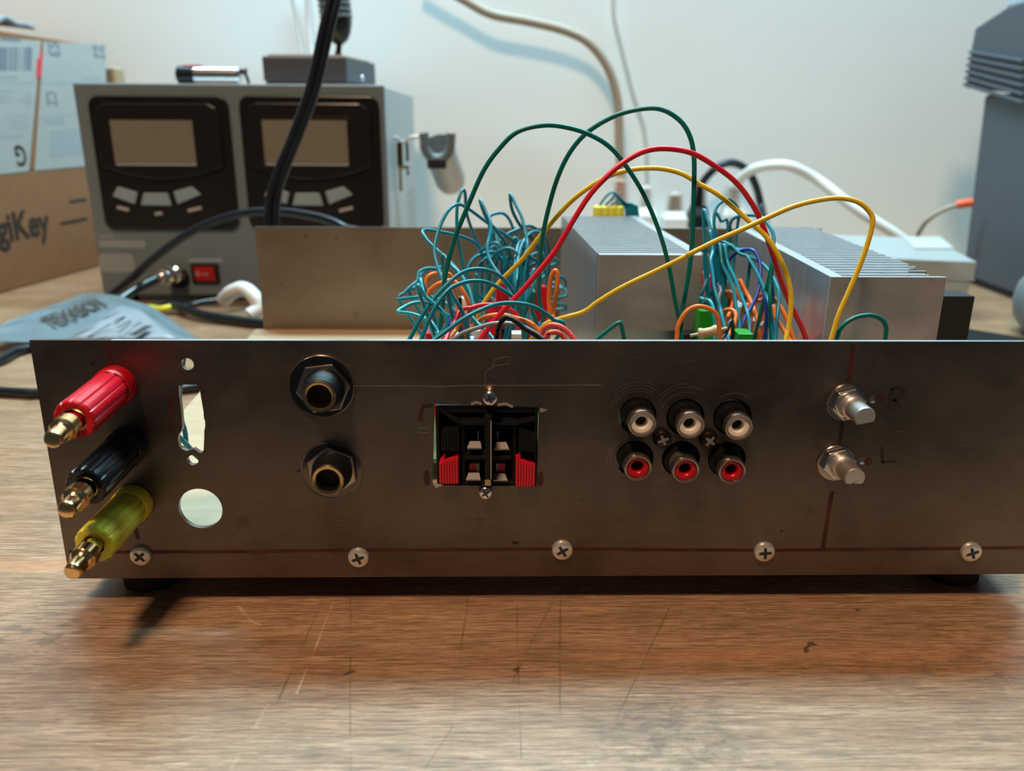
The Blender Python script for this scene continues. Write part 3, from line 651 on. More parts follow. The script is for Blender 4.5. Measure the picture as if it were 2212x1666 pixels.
for k in range(4):
    p = PY(1292 + 15*k, 455, 262); yt.lathe([(3, 0), (3, 9), (2, 10)], (p.x, 262, p.z-7), EZ, 16)
yt.box((PY(1286, 455, 262).x, 259, h1c.z-14), (PY(1345, 455, 262).x, 265, h1c.z-1)); yt.obj('yellow_terminal_strip', 'yellow', ch)

# ---- wires
NAMES = {'T': 'teal wire', 'G': 'green wire', 'O': 'orange wire', 'R': 'red wire', 'Y': 'yellow wire', 'B': 'blue wire', 'K': 'black wire', 'S': 'salmon pink wire', 'E': 'grey wire', 'C': 'teal wire'}
WN = [0]
def foot_(p, fn, e, e2):
    f = p[2] if len(p) == 3 else fn; a, b_ = f(p[0], p[1])
    if e.z < pcbz + 6: return []
    if b_ > 712:
        t = (e - e2).normalized()
        if t.z > -.3: return [V((e.x + t.x*9, e.y + t.y*5, e.z - 12)), V((e.x + t.x*5, e.y + t.y*3, e.z - 4))] if t.z > -.05 else [e + V((t.x, t.y, t.z-.8))*10, e + V((t.x, t.y, t.z-.3))*4]
        f_ = e + t*min(26, (pcbz+1-e.z)/t.z); f_.y = max(f_.y, 14); return [f_]
    cx = -8 if a < 1300 else 98                       # hidden ends run back into the middle of the tangle
    return [V((e.x*.25 + cx*.75, e.y*.5 + 50, pcbz+1)), V((e.x*.6 + cx*.4, e.y*.75 + 25, (e.z+pcbz)*.5))]
def wire(fn, pts, col, ya, yb, r=.72, drop=(1, 1), lab=None, bulge=0):
    out = []; n = len(pts)
    for i, p in enumerate(pts):
        f = fn
        if len(p) == 3: f = p[2]; p = p[:2]
        a, b_ = f(*p); u = i/(n-1); out.append(PY(a, b_, ya + (yb-ya)*u + bulge*math.sin(math.pi*u)))
    if drop[0]:
        out = foot_(pts[0], fn, out[0], out[1]) + out
    if drop[1]:
        out = out + foot_(pts[-1], fn, out[-1], out[-2])[::-1]
    WN[0] += 1
    return MB().tube(out, r, 10, n=7).obj('hookup_wire', WIRE[col], ch, lab or NAMES[col], fixn=False)
wire(c3, [(320,1660),(345,1430),(360,1250),(420,1010),(520,760),(610,560),(710,420),(830,310),(1000,270),(1150,285),(1290,330),(1420,410),(1530,540),(1640,720),(1740,960),(1800,1180),(1840,1400),(1870,1540),(1885,1660)], 'G', 62, 70, .82, lab='long green wire looping high to the left')
wire(c3, [(985,1560),(965,1380),(970,1150),(985,1000),(1020,830),(1080,620),(1160,450),(1270,320),(1430,220),(1590,170),(1740,165),(1860,230),(1930,330),(1960,470),(1960,700),(1950,1000),(1930,1200),(1900,1380),(1880,1520),(1875,1660)], 'G', 84, 62, .86, lab='long green wire making the highest loop')
wire(c3, [(585,1650),(700,1500),(850,1340),(980,1190),(1080,1060),(1180,890),(1290,720),(1400,600),(1520,500),(1650,435),(1790,420),(1950,450),(400,165,c4),(520,260,c4),(610,380,c4),(670,500,c4),(720,640,c4),(770,800,c4),(830,960,c4),(900,1100,c4),(935,1190,c4)], 'R', 50, 72, .95, lab='long red wire arching over the heatsinks')
wire(c3, [(560,1530),(640,1370),(740,1250),(860,1130),(960,1000),(1050,890),(1170,760),(1300,660),(1430,590),(1580,552),(1740,548),(1880,580),(2000,650),(400,320,c4),(500,400,c4),(600,490,c4),(680,560,c4),(740,640,c4),(800,760,c4),(835,880,c4),(840,1000,c4),(825,1120,c4),(810,1190,c4)], 'Y', 92, 56, .92, lab='long yellow wire arching below the red one')
wire(c3, [(960,1600),(1010,1545),(1110,1510),(1250,1470),(1350,1400),(1500,1310),(1750,1190),(1950,1090),(240,680,c4),(400,600,c4),(560,530,c4),(700,465,c4),(850,400,c4),(1000,362,c4),(1130,350,c4),(1240,375,c4),(1310,440,c4),(1320,500,c4),(1290,620,c4),(1240,760,c4),(1180,900,c4),(1120,1040,c4),(1075,1190,c4)], 'Y', 62, 40, .86, lab='long yellow wire crossing both heatsinks')
wire(c3, [(1320,1660),(1400,1595),(1475,1540),(1495,1560),(1515,1660)], 'G', 60, 60, .75)
wire(c3, [(1848,1660),(1860,1560),(1910,1470),(1980,1435),(2060,1450),(2110,1500),(2125,1600),(2130,1660)], 'O', 60, 66, .85)
wire(c4, [(1105,1190),(1130,1120),(1200,1060),(1300,1038),(1370,1060),(1400,1110),(1395,1190)], 'G', 44, 44, .78)
idp = lambda x, y: (x, y)
wire(idp, [(398, 760), (388, 850), (392, 905), (399, 930), (402, 960), (399, 1000)], 'T', 16, 22, .8, drop=(0, 0))
wire(idp, [(350, 900), (385, 942), (405, 962), (425, 985), (460, 1010)], 'T', 12, 26, .8, drop=(0, 0))
# left tangle
TW = [
 (c8, [(850,1640),(850,1400),(820,1250),(790,1100),(700,960),(600,850),(480,740),(380,640),(335,560),(380,540),(520,560),(700,600),(830,650),(900,720),(930,820),(930,1000)], 'T', 90, 150),
 (c8, [(620,1250),(540,1050),(490,920),(455,760),(480,600),(540,440),(620,320),(700,285),(780,320),(880,390),(1000,480),(1150,580),(1280,680),(1400,800),(1500,950)], 'T', 90, 150),
 (c8, [(780,1150),(740,880),(700,680),(680,500),(685,300),(720,170),(750,140),(765,200),(775,360),(830,540),(900,700),(960,800),(1000,950)], 'T', 120, 150),
 (c8, [(1290,1290),(1220,1180),(1150,1050),(1060,930),(1000,820),(985,700),(1010,600),(1020,480),(980,380),(912,245),(965,400),(1050,520),(1150,650),(1210,800),(1240,920)], 'T', 85, 140),
 (c8, [(1320,1400),(1310,1200),(1330,1060),(1360,900),(1385,720),(1370,600),(1330,420),(1270,290),(1215,185),(1230,330),(1290,460),(1350,540),(1450,650),(1500,760),(1520,900)], 'T', 85, 150),
 (c8, [(1000,700),(1005,500),(1010,410),(1060,380),(1140,375),(1200,430),(1240,520),(1280,620),(1300,800)], 'T', 150, 165),
 (c8, [(1100,700),(1180,590),(1280,540),(1380,500),(1460,520),(1520,600),(1560,760),(1560,900)], 'T', 150, 175),
 (cd_, [(135,960),(250,740),(400,510),(560,330),(700,200),(850,130),(1000,120),(1150,160),(1280,260),(1380,400),(1440,520),(1500,700),(1520,960)], 'T', 46, 70),
 (cd_, [(275,960),(370,720),(480,520),(600,370),(750,290),(900,260),(1050,275),(1200,340),(1340,430),(1440,530),(1480,720),(1500,960)], 'T', 42, 66),
 (cd_, [(440,960),(600,840),(800,700),(1000,600),(1200,535),(1400,525),(1600,560),(1750,640),(1850,720),(1960,840)], 'T', 36, 50),
 (cd_, [(490,940),(470,860),(400,760),(300,700),(150,650),(0,630),(60,580),(180,525),(330,520),(430,570),(560,650),(700,760),(800,860)], 'C', 52, 90),
 (cd_, [(240,360),(330,450),(460,560),(550,650),(580,760),(540,850),(440,950)], 'C', 50, 45),
 (cd_, [(288,270),(298,400),(300,560),(360,760),(430,920)], 'C', 90, 60),
 (cd_, [(330,520),(150,470),(0,485),(150,465),(300,455),(420,460),(560,520),(680,620),(800,740),(850,900)], 'T', 90, 70),
 (cd_, [(30,520),(80,400),(160,320),(230,260),(250,160),(350,110),(480,130),(560,200),(620,400)], 'T', 120, 140),
 (cd_, [(150,430),(180,350),(240,290),(270,190),(340,130),(470,110),(560,160)], 'T', 125, 145),
 (cd_, [(580,340),(650,440),(740,580),(790,700),(840,960)], 'T', 60, 60),
 (cd_, [(520,0),(640,80),(740,180),(830,330),(880,480),(905,650),(890,960)], 'T', 95, 70),
 (cd_, [(810,330),(830,120),(900,0),(1000,-60),(1150,-80),(1250,40),(1330,220)], 'T', 130, 150),
 (cd_, [(900,480),(930,250),(980,60),(1080,-20),(1250,-10),(1380,90)], 'T', 140, 150),
 (cd_, [(780,260),(850,60),(950,-60),(1080,-160),(1180,-190),(1260,-60),(1280,120),(1290,420)], 'T', 145, 130),
 (cd_, [(1230,400),(1240,100),(1210,-120),(1180,-240),(1130,-290)], 'T', 150, 160),
 (cd_, [(1060,380),(1100,120),(1160,-60),(1320,-130),(1430,-40),(1450,200),(1430,500)], 'T', 130, 120),
 (cd_, [(1400,480),(1390,150),(1410,-60),(1450,-200),(1530,-180),(1560,0)], 'T', 110, 150),
 (cd_, [(1430,500),(1420,200),(1440,-40),(1520,-250),(1640,-330),(1760,-250),(1800,0),(1760,300)], 'T', 105, 170),
 (cd_, [(1480,960),(1480,700),(1470,450),(1480,150),(1520,-60)], 'T', 80, 90),
 (cd_, [(1530,960),(1540,700),(1530,500),(1560,300),(1620,150)], 'T', 90, 110),
 (cd_, [(1600,900),(1590,700),(1600,500),(1620,350),(1640,250)], 'C', 90, 100),
 (cd_, [(1660,960),(1640,720),(1600,600),(1610,400)], 'G', 84, 84),
 (cd_, [(1330,400),(1480,100),(1620,-60),(1780,-50),(1900,20),(1890,60),(1700,80),(1560,30)], 'T', 170, 185),
 (cd_, [(1500,200),(1650,50),(1750,120),(1780,350),(1770,640)], 'T', 150, 150),
 (cd_, [(1560,480),(1700,450),(1850,460),(2000,440),(1990,360),(1850,340),(1700,360)], 'T', 170, 185),
 (cd_, [(1600,520),(1750,500),(1900,530),(2000,560),(1980,600),(1800,590),(1650,560)], 'T', 180, 190),
 (cd_, [(1700,250),(1850,210),(1960,220),(2000,300),(1960,340),(1800,310)], 'T', 175, 190),
 (cd_, [(900,430),(1000,470),(1150,490),(1350,480),(1500,520)], 'T', 140, 150),
 (cd_, [(940,200),(930,330),(900,520),(910,700)], 'T', 120, 120),
 (cd_, [(1360,-200),(1470,-150),(1530,-30),(1550,150),(1520,300)], 'T', 140, 140),
 (cd_, [(1100,-100),(1230,-60),(1350,60),(1500,180),(1650,240)], 'T', 150, 165),
 (cd_, [(730,760),(740,850),(760,960)], 'T', 60, 60),
 (cd_, [(830,700),(950,770),(1060,860),(1150,970)], 'T', 64, 50),
 (cd_, [(350,560),(360,420),(330,330),(350,220),(440,170),(540,190),(650,260)], 'O', 95, 100),
 (cd_, [(450,880),(360,640),(360,420),(440,320),(540,275),(640,255),(720,310),(800,430),(850,560),(840,750),(850,960)], 'O', 80, 76),
 (cd_, [(1780,800),(1800,500),(1820,250),(1870,140),(1905,190),(1890,400),(1850,640),(1810,800)], 'O', 66, 62),
 (cd_, [(860,860),(960,740),(1080,680),(1250,665),(1400,700),(1530,740),(1620,790),(1700,880)], 'O', 62, 56),
 (cd_, [(600,960),(680,860),(740,800)], 'O', 52, 60),
 (cd_, [(370,740),(400,820),(450,920)], 'O', 70, 60),
 (cd_, [(540,650),(520,760),(530,900)], 'O', 75, 75),
 (cd_, [(760,670),(880,580),(1030,545),(1180,560),(1330,600),(1430,680),(1450,780)], 'R', 74, 80),
 (cd_, [(570,960),(610,860),(680,750),(760,660)], 'R', 50, 64),
 (cd_, [(1700,960),(1740,830),(1840,785),(1950,810),(2050,890),(2120,980)], 'S', 34, 30),
 (cd_, [(1740,970),(1790,890),(1870,870),(1950,900),(2010,980)], 'S', 28, 28),
 (cd_, [(1170,970),(1190,860),(1240,740),(1310,695),(1400,740),(1500,820),(1620,890),(1740,980)], 'K', 30, 24),
 (cd_, [(640,970),(780,880),(950,820),(1130,770),(1300,765),(1450,790),(1600,860),(1750,960)], 'E', 36, 32),
 (cd_, [(1050,480),(1180,520),(1230,440),(1260,330)], 'E', 120, 120),
 (cd_, [(600,800),(620,730),(680,700)], 'B', 70, 90),
]
for fn, pts, col, ya, yb in TW: wire(fn, pts, col, ya, yb, .84 if col in 'OSKR' else .72)
TE = [
 ([(640,-240),(690,0),(660,150),(690,350),(720,600),(790,830),(830,1000),(880,1200),(940,1370)], 'T', 120, 80),
 ([(790,-60),(830,200),(930,420),(1010,620),(1040,850),(1090,1080),(1100,1370)], 'T', 120, 85),
 ([(850,-40),(920,220),(1020,430),(1100,650),(1180,850),(1230,1050),(1250,1370)], 'T', 115, 80),
 ([(760,0),(900,-30),(1080,10),(1200,90),(1300,250),(1400,450),(1490,680),(1550,900),(1600,1370)], 'T', 125, 78),
 ([(900,0),(1100,60),(1280,120),(1450,230),(1560,370),(1640,520),(1680,700),(1650,1000),(1620,1370)], 'T', 115, 76),
 ([(1580,200),(1550,500),(1540,800),(1560,1370)], 'G', 90, 80),
 ([(560,140),(615,330),(600,450),(550,600),(510,800)], 'T', 130, 120),
 ([(500,800),(560,745),(640,760),(690,850),(710,1000),(750,1370)], 'C', 100, 85),
 ([(560,900),(620,740),(740,520),(850,300),(960,120),(1060,40),(1180,-5),(1290,10),(1380,150),(1400,350),(1370,600),(1280,830),(1160,1050),(1080,1370)], 'B', 130, 84),
 ([(1500,600),(1450,640),(1490,900),(1480,1370)], 'B', 95, 85),
 ([(870,1100),(850,900),(900,700),(1000,600),(1080,480),(1150,600),(1200,700)], 'O', 120, 110),
 ([(1060,490),(1200,660),(1280,820),(1340,1000),(1400,1370)], 'O', 110, 90),
 ([(830,1000),(940,890),(1030,950),(1020,1080),(940,1250),(860,1370)], 'O', 100, 84),
 ([(1320,780),(1400,680),(1500,660),(1600,720),(1700,850),(1800,1050),(1900,1340)], 'O', 105, 88),
 ([(1300,850),(1400,760),(1500,760)], 'O', 105, 105),
 ([(1560,870),(1620,1000),(1750,1200),(1850,1370)], 'O', 95, 85),
 ([(880,1150),(960,980),(950,760),(1010,620)], 'O', 115, 115),
 ([(1180,850),(1240,960),(1190,1100),(1140,1300)], 'O', 95, 90),
 ([(1020,640),(1100,720),(1220,900),(1240,1100)], 'O', 110, 100),
 ([(800,900),(880,780),(900,620),(1000,700),(960,900),(900,1100)], 'O', 120, 100),
 ([(800,1370),(880,1250),(980,1080)], 'K', 70, 80),
 ([(560,120),(640,120),(720,180),(770,230)], 'E', 150, 150),
 ([(770,560),(810,620),(780,800)], 'E', 120, 110), ([(830,700),(890,560),(930,480)], 'E', 115, 120),
]
for pts, col, ya, yb in TE: wire(ce, pts, col, ya, yb, .84 if col in 'OK' else .72)
for pts, ya, yb in (([(325,455),(350,470),(368,540),(375,640),(372,760),(385,850)], 130, 110), ([(520,560),(535,430),(490,365),(450,360),(400,410),(388,500),(410,620),(450,760)], 140, 120),
                    ([(480,560),(485,500),(510,465),(590,450),(660,460),(710,510),(740,590),(722,760),(730,1000)], 135, 95), ([(390,470),(430,485),(470,520)], 145, 145),
                    ([(330,700),(350,620),(420,600),(520,650),(600,700)], 130, 110)):
    wire(c4, pts, 'T', ya, yb, .72)
for k in range(6):     # loops on the far end of the first heatsink
    a = 1288 + 13*k; b_ = 1350 + 5*k; top = 416 + 5*k
    wire(lambda x, y: (x, y), [(a, 470), (a+4, 450-2*k), (a+22, top+8), (1325+4*k, top), (b_-8, top+14), (b_, 445), (b_+4, 470)], 'T', 262, 262, .7, drop=(0, 0))
print('wires', WN[0])

# ================================================================== bench supply
PF = 454.0
def pp(px, py): p = PY(px, py, PF); return (p.x, p.z)
pxl = (pp(172, 182)[0] + pp(203, 600)[0])/2; pxr = (pp(829, 183)[0]); ptz = pp(500, 181)[1]
PD = 236
ps = thing('power_supply', 'grey twin-display bench power supply with a red rocker switch', 'power supply', ((pxl+pxr)/2, 570, 0))
b = MB(); b.box((pxl, PF, 6), (pxr, PF+6, ptz)); b.obj('front_face', 'psu', ps, bevel=1.2)
b = MB(); b.box((pxl+1, PF+6, 7), (pxr-.5, PF+PD, ptz-1))
sx = pxr - .5
for k in range(6):
    for c in range(2):
        y0 = PF + 150 - 0*c + 40*c; z0 = 60 - 10*k + 12
        b.add([(sx+.1, y0, z0), (sx+.1, y0+22, z0+7), (sx+.1, y0+22, z0+9.5), (sx+.1, y0, z0+2.5)], [(0, 1, 2, 3)], 1)
b.obj('case', ['psu_side', 'device'], ps, 'lighter grey painted case with slanted vents', bevel=.8)
for x in (pxl+15, pxr-15):
    for y in (PF+15, PF+PD-15): MB().lathe([(7, 0), (8, 6.5)], (x, y, 0), EZ, 24).obj('foot', 'rubber', ps)
FO = V((0, PF, 0))
def module(dx0, withbtn=True):
    T = lambda pts: [pp(a + dx0, b_) for a, b_ in pts]
    A, B = pp(188 + dx0, 207), pp(487 + dx0, 207); C_ = pp(345+dx0, 496)
    bz = MB(); bz.prism(rrect(A[0]+.5, C_[1], B[0]+2, A[1], 8), FO, EX, EZ, NN, 0, 2.2); o = bz.obj('display_module', 'bezel', ps, 'black display module', bevel=.6)
    # raised surround with a bowed lower edge
    L = pp(205+dx0, 222); Rg = pp(473+dx0, 222)
    zl = pp(340+dx0, 345)[1]; zb_ = pp(340+dx0, 385)[1]; x0, x1 = L[0], Rg[0]
    pts = [(x0+8, L[1]), (x1-8, L[1]), (x1-2, L[1]-3), (x1, L[1]-9), (x1, zl+8)] + [(x1 - (x1-x0)*k/14, zl - 1 + (zb_-zl)*math.sin(math.pi*(.10+.8*k/14))) for k in range(15)] + [(x0, zl+8), (x0, L[1]-9), (x0+2, L[1]-3)]
    s = MB(); s.prism(pts, FO, EX, EZ, NN, 2.2, 4.6); s.obj('screen_surround', 'bezel2', o, bevel=1.1)
    a, c = pp(243+dx0, 259), pp(430+dx0, 357); s = MB()
    s.box((a[0]-2.5, PF-5.0, c[1]-2.5), (c[0]+2.5, PF-4.6, a[1]+2.5)); s.obj('screen_frame', 'bezel2', o, bevel=.1)
    s = MB(); s.box((a[0], PF-5.4, c[1]), (c[0], PF-5.0, a[1])); s.box((a[0]+1, PF-5.8, c[1]-.2), (c[0], PF-5.3, c[1]+1.0), 1); s.obj('lcd_screen', ['lcd', 'psu_side'], o, 'blank grey-brown screen')
    for quad in ([(247,423),(258,402),(302,415),(296,441)], [(308,443),(314,416),(366,416),(375,444)], [(378,413),(418,402),(438,420),(387,441)]):
        P = T(quad); s = MB(); s.prism(P, FO, EX, EZ, NN, 2.2, 4.2); s.obj('button', 'btn', o, bevel=.9)
    for (a0, b0, a1, b1) in ((255, 447, 281, 453), (337, 462, 353, 460), (408, 455, 437, 448)):
        s = MB(); s.ribbon([pp(a0+dx0, b0), pp((a0+a1)/2+dx0, (b0+b1)/2), pp(a1+dx0, b1)], 2.6, V((0, PF-2.2, 0)), EX, EZ, NN, 0, .05); s.obj('button_marking', 'print', o)
module(0); module(326)
for (a0, b0, a1, b1, m, nm) in ((213, 508, 245, 513, 'sticker', 'printed_text'), (215, 519, 313, 535, 'sticker', 'printed_text'), (217, 548, 288, 588, 'sticker', 'sticker')):
    p0, p1 = pp(a0, b1), pp(a1, b0); MB().prism(rrect(p0[0], p0[1], p1[0], p1[1], .3*(p1[1]-p0[1])), FO, EX, EZ, NN, 0, .12).obj(nm, m, ps)
a, c = pp(412, 569), pp(477, 612)
sw = MB().box((a[0], PF-2.0, c[1]), (c[0], PF, a[1])).obj('rocker_switch', 'bezel', ps, 'black framed red rocker switch', bevel=.8)
a, c = pp(421, 575), pp(468, 606); MB().hexa([(a[0], PF-2, c[1]), (c[0], PF-2, c[1]), (c[0], PF, c[1]), (a[0], PF, c[1]), (a[0], PF-3.2, a[1]), (c[0], PF-4.2, a[1]), (c[0], PF, a[1]), (a[0], PF, a[1])]).obj('red_rocker', 'redglow', sw, 'red rocker')
mk = MB(); x, z = pp(430, 590); mk.lathe([(1.8, 0), (1.9, .2), (1.3, .2), (1.2, 0)], (x, PF-3.0, z), NN, 20, cap0=False, cap1=False); x, z = pp(447, 591); mk.box((x-2.5, PF-3.5, z-.4), (x+2.5, PF-3.2, z+.4)); mk.obj('switch_marking', 'print', sw)
a, c = pp(408, 558), pp(482, 567); MB().box((a[0], PF-.3, c[1]), (c[0], PF, a[1])).obj('printed_text', 'btn', ps)
# output socket with the coaxial plug
q0 = PY(384, 590, PF-1); bs = MB(); bs.lathe([(9, 0), (9, 1.5), (6, 1.6), (6, 4)], (q0.x, PF, q0.z-4), NN, 30); bs.obj('output_socket', 'rubber', ps)

# coax plug + cable
cx = thing('coaxial_cable', 'black coaxial cable with a shiny metal plug in the front of the supply', 'cable', (q0.x, PF-20, 40))
P_a, P_b = PY(384, 590, PF-4), PY(330, 606, PF-36); d = P_b - P_a
g = MB(); g.lathe([(7.2, 0), (7.6, 1), (7.6, 7), (6.4, 8), (6.4, 11), (7, 12), (7, 16), (5, 17), (4.6, 18), (4.6, 24), (3.6, 25), (3.6, 30)], P_a, d, 28); g.obj('plug', 'chrome', cx, 'shiny metal plug')
e = P_a + d.normalized()*29
MB().tube([e, PY(300, 622, 410), PY(262, 646, 395), PY(225, 668, 380), PY(190, 690, 370) + V((0, 0, -6))], 3.4, 12).obj('cable_jacket', 'cable', cx)

# ================================================================== things on the supply
g = thing('silver_flashlight', 'small chrome cylinder with black ends and a red top on the left of the supply', 'tool', (0, 0, 0)) if False else None
gy = 478; a, c = PY(384, 160, gy), PY(536, 160, gy); zc = (PY(450, 143, gy).z + ptz)/2; rr = (PY(450, 143, gy).z - ptz)/2
sg = thing('pocket_torch', 'chrome cylinder with a black cap and red stripe lying on the power supply', 'torch', ((a.x+c.x)/2, gy, ptz))
b = MB(); xa, xb = PY(420, 160, gy).x, PY(520, 160, gy).x; L = c.x-a.x
b.lathe([(rr*.9, 0), (rr, 1), (rr, (xb-xa)-1.5), (rr*.8, (xb-xa))], (xa, gy, ptz+rr), EX, 32); b.obj('barrel', 'chrome', sg)
b = MB(); b.lathe([(rr*.85, 0), (rr*1.02, 1.2), (rr*1.02, xa-a.x-.5), (rr*.9, xa-a.x)], (a.x, gy, ptz+rr*1.02), EX, 32); b.obj('end_cap', 'blackgloss', sg, 'black end cap')
b = MB(); b.box((PY(402, 160, gy).x, gy-4, ptz+2*rr-.8), (PY(440, 160, gy).x, gy+5, ptz+2*rr+.5)); b.obj('stripe', 'red', sg, 'red stripe', bevel=.3)
b = MB(); b.tube([(xb-1, gy, ptz+rr*1.6), (xb+3, gy-2, ptz+rr*1.5), (c.x-1, gy-2, ptz+rr), (c.x, gy, ptz+1.5)], 1.3, 10); b.tube([(xb-1, gy+5, ptz+rr*1.2), (xb+3, gy+4, ptz+rr*1.7), (c.x-3, gy+4, ptz+rr*1.2), (c.x-1, gy+4, ptz+1.5)], 1.3, 10); b.obj('clip', 'blackgloss', sg, 'black wire clip')

gy = 470; A0, A1 = PY(569, 175, gy), PY(750, 175, gy); A2 = PY(812, 177, gy+75); H = PY(660, 122, gy).z - ptz
gb = thing('grey_case', 'flat dark grey plastic case on the right of the power supply', 'box', ((A0.x+A1.x)/2, gy+30, ptz))
dd = V((A2.x-A1.x, 75, 0)); b = MB(); z0 = ptz + .2
def ghex(m_, i, z0, z1, mi=0):
    c_ = [V((A0.x+i, gy+i, 0)), V((A1.x-i, gy+i, 0)), V((A1.x-i, gy-i, 0)) + dd, V((A0.x+i, gy-i, 0)) + dd]
    m_.hexa([v + V((0, 0, z0)) for v in c_] + [v + V((0, 0, z1)) for v in c_], mi)
ghex(b, 1.0, z0, z0+2.5); ghex(b, 0, z0+2.5, z0+H); b.obj('case_body', 'gbox', gb, bevel=1.2)
b = MB(); ghex(b, 4, z0+H, z0+H+1.6); b.obj('ochre_top', 'ochre', gb, 'ochre board on top', bevel=.2)
p = PY(783, 170, gy+45); MB().lathe([(2.6, 0), (2.4, 1.2), (.5, 1.8)], (p.x+.5, gy+38, p.z), EX, 18).obj('side_button', 'chrome', gb)
# black instrument standing on the case
ty = gy + 40; ztop = z0 + H + 1.6
F0 = V((PY(729, 112, ty).x, ty, ztop)); F1 = PY(733, 92, ty); F2 = PY(716, -40, ty)
bk = thing('desk_microphone', 'black tapered ribbed instrument standing upright on the grey case', 'microphone', F0)
s = MB(); s.lathe([(8, 0), (8, 1.2), (3.2, 2), (2.4, 5), (2.2, F1.z-F0.z+2)], F0, F1-F0, 28); s.obj('stem', 'black', bk)
s = MB(); L = (F2-F1).length; s.lathe([(2.5, -2), (7, 1), (10, 6), (12.3, 14), (13.0, 24), (12.4, 30)] + [(12.6 + .5*(k % 2), 31 + 1.6*k) for k in range(24)] + [(10, 31+1.6*24)], F1, F2-F1, 40); s.obj('body', 'blackgloss', bk)
s = MB()
for k in range(6):
    s.lathe([(12.9, 18+4.6*k), (13.5, 18.6+4.6*k), (13.5, 20.2+4.6*k), (12.9, 20.8+4.6*k)], F1, F2-F1, 40, cap0=False, cap1=False)
s.obj('ring_ridges', 'mouse', bk)

# holder hanging at the side of the supply
hy = 515.0
hk = thing('tool_holder', 'metal clip and open ring holder with a silver tube at the side of the supply', 'holder', (pxr, hy, 100))
s = MB(); cs = lambda x, y, yy=hy: PY(820 + x/6.171, 230 + y/6.171, yy)
s.tube([V((pxr-.5, hy, cs(90, 400).z)), cs(150, 402), cs(230, 420), cs(290, 470), cs(340, 465), cs(390, 425), cs(450, 405), cs(560, 402)], 1.4, 10)
s.obj('bracket_arm', 'satin', hk)
s = MB(); p0, p1 = cs(262, 480), cs(262, 1130); s.box((p0.x-2.6, hy-1, cs(0, 820).z), (p0.x+3.0, hy+1, p0.z)); s.box((p0.x-1.4, hy-1, p1.z), (p0.x+1.4, hy+1, p0.z)); s.box((cs(240, 0).x-1, hy-2, cs(0, 830).z), (cs(370, 0).x, hy+2, cs(0, 790).z)); s.box((cs(330, 0).x, hy-.5, cs(0, 730).z), (cs(365, 0).x, hy+2, cs(0, 480).z), 1); s.box((cs(335, 0).x, hy-.5, cs(0, 920).z), (cs(360, 0).x, hy+2, cs(0, 840).z), 1)
s.obj('spring_clip', ['brass', 'black'], hk, 'flat metal clip')
s = MB(); s.tube([cs(585, 355), cs(600, 440), cs(610, 560), cs(680, 670), cs(770, 700), cs(870, 670), cs(930, 580), cs(945, 460), cs(950, 360)], 4.4, 14); s.obj('open_ring', 'mouse', hk, 'grey open ring')
T0, T1 = cs(800, 590, hy+12), cs(950, 1000, hy+42)
s = MB(); s.lathe([(13.2, -6), (14, 0), (14, 26), (14, (T1-T0).length-2), (12, (T1-T0).length+4), (8, (T1-T0).length+8), (.5, (T1-T0).length+9)], T0, T1-T0, 40, cap0=False); s.lathe([(13, -5.8), (13, 26), (.3, 26.5)], T0, T1-T0, 40, cap0=False); s.obj('silver_tube', mat('brushed_grey_metal', (.50, .50, .50), .5, .7), hk, 'silver tube with a rounded end')
s = MB(); p0, p1 = cs(635, 690, hy-14), cs(895, 830, hy-14); s.box((p0.x, hy-19, p1.z), (p1.x, hy-13, p0.z)); s.obj('black_band', 'rubber', hk, 'black band', bevel=1.5)

# ================================================================== boxes on the left
B0, B1 = PZ(0, 635, 0), PZ(200, 580, 0); du = (B1-B0).normalized(); nrm = V((du.y, -du.x, 0))
def bp(px, py): p = PP(px, py, B0, nrm); return ((p-B0).dot(du), p.z)
print('box', B0, B1, bp(228, 95), bp(0, 377), bp(185, 358))
zlo = (bp(0, 378)[1] + bp(185, 358)[1])/2; zup = bp(228, 95)[1]; send = bp(229, 150)[0]
zup = (zup + bp(90, 87)[1])/2
def fbox(name, s0, s1, z0, z1, dep, m, parent, **k):
    b = MB(); c = [B0+du*s0, B0+du*s1, B0+du*s1-nrm*dep, B0+du*s0-nrm*dep]
    b.hexa([V((v.x, v.y, z0)) for v in c] + [V((v.x, v.y, z1)) for v in c]); return b.obj(name, m, parent, **k)
send = min(send, 238)
cb = thing('cardboard_box', 'brown cardboard box with large dark lettering, under the white labelled box', 'box', B0)
fbox('carton', -140, send-6, 0, zlo, 230, 'card', cb, bevel=1.5)
bo = lambda s_, z: B0 + du*s_ + EZ*z
t5 = text_mesh('giKey', 34, .9, 1, .15); w5 = max(v.co.x for v in t5.vertices)-min(v.co.x for v in t5.vertices)
s110, s0_ = bp(110, 520)[0], bp(-3, 545)[0]
t = text_mesh('DigiKey', 34, .9, (s110-s0_)/w5, .15); mx = [v.co.x for v in t.vertices]
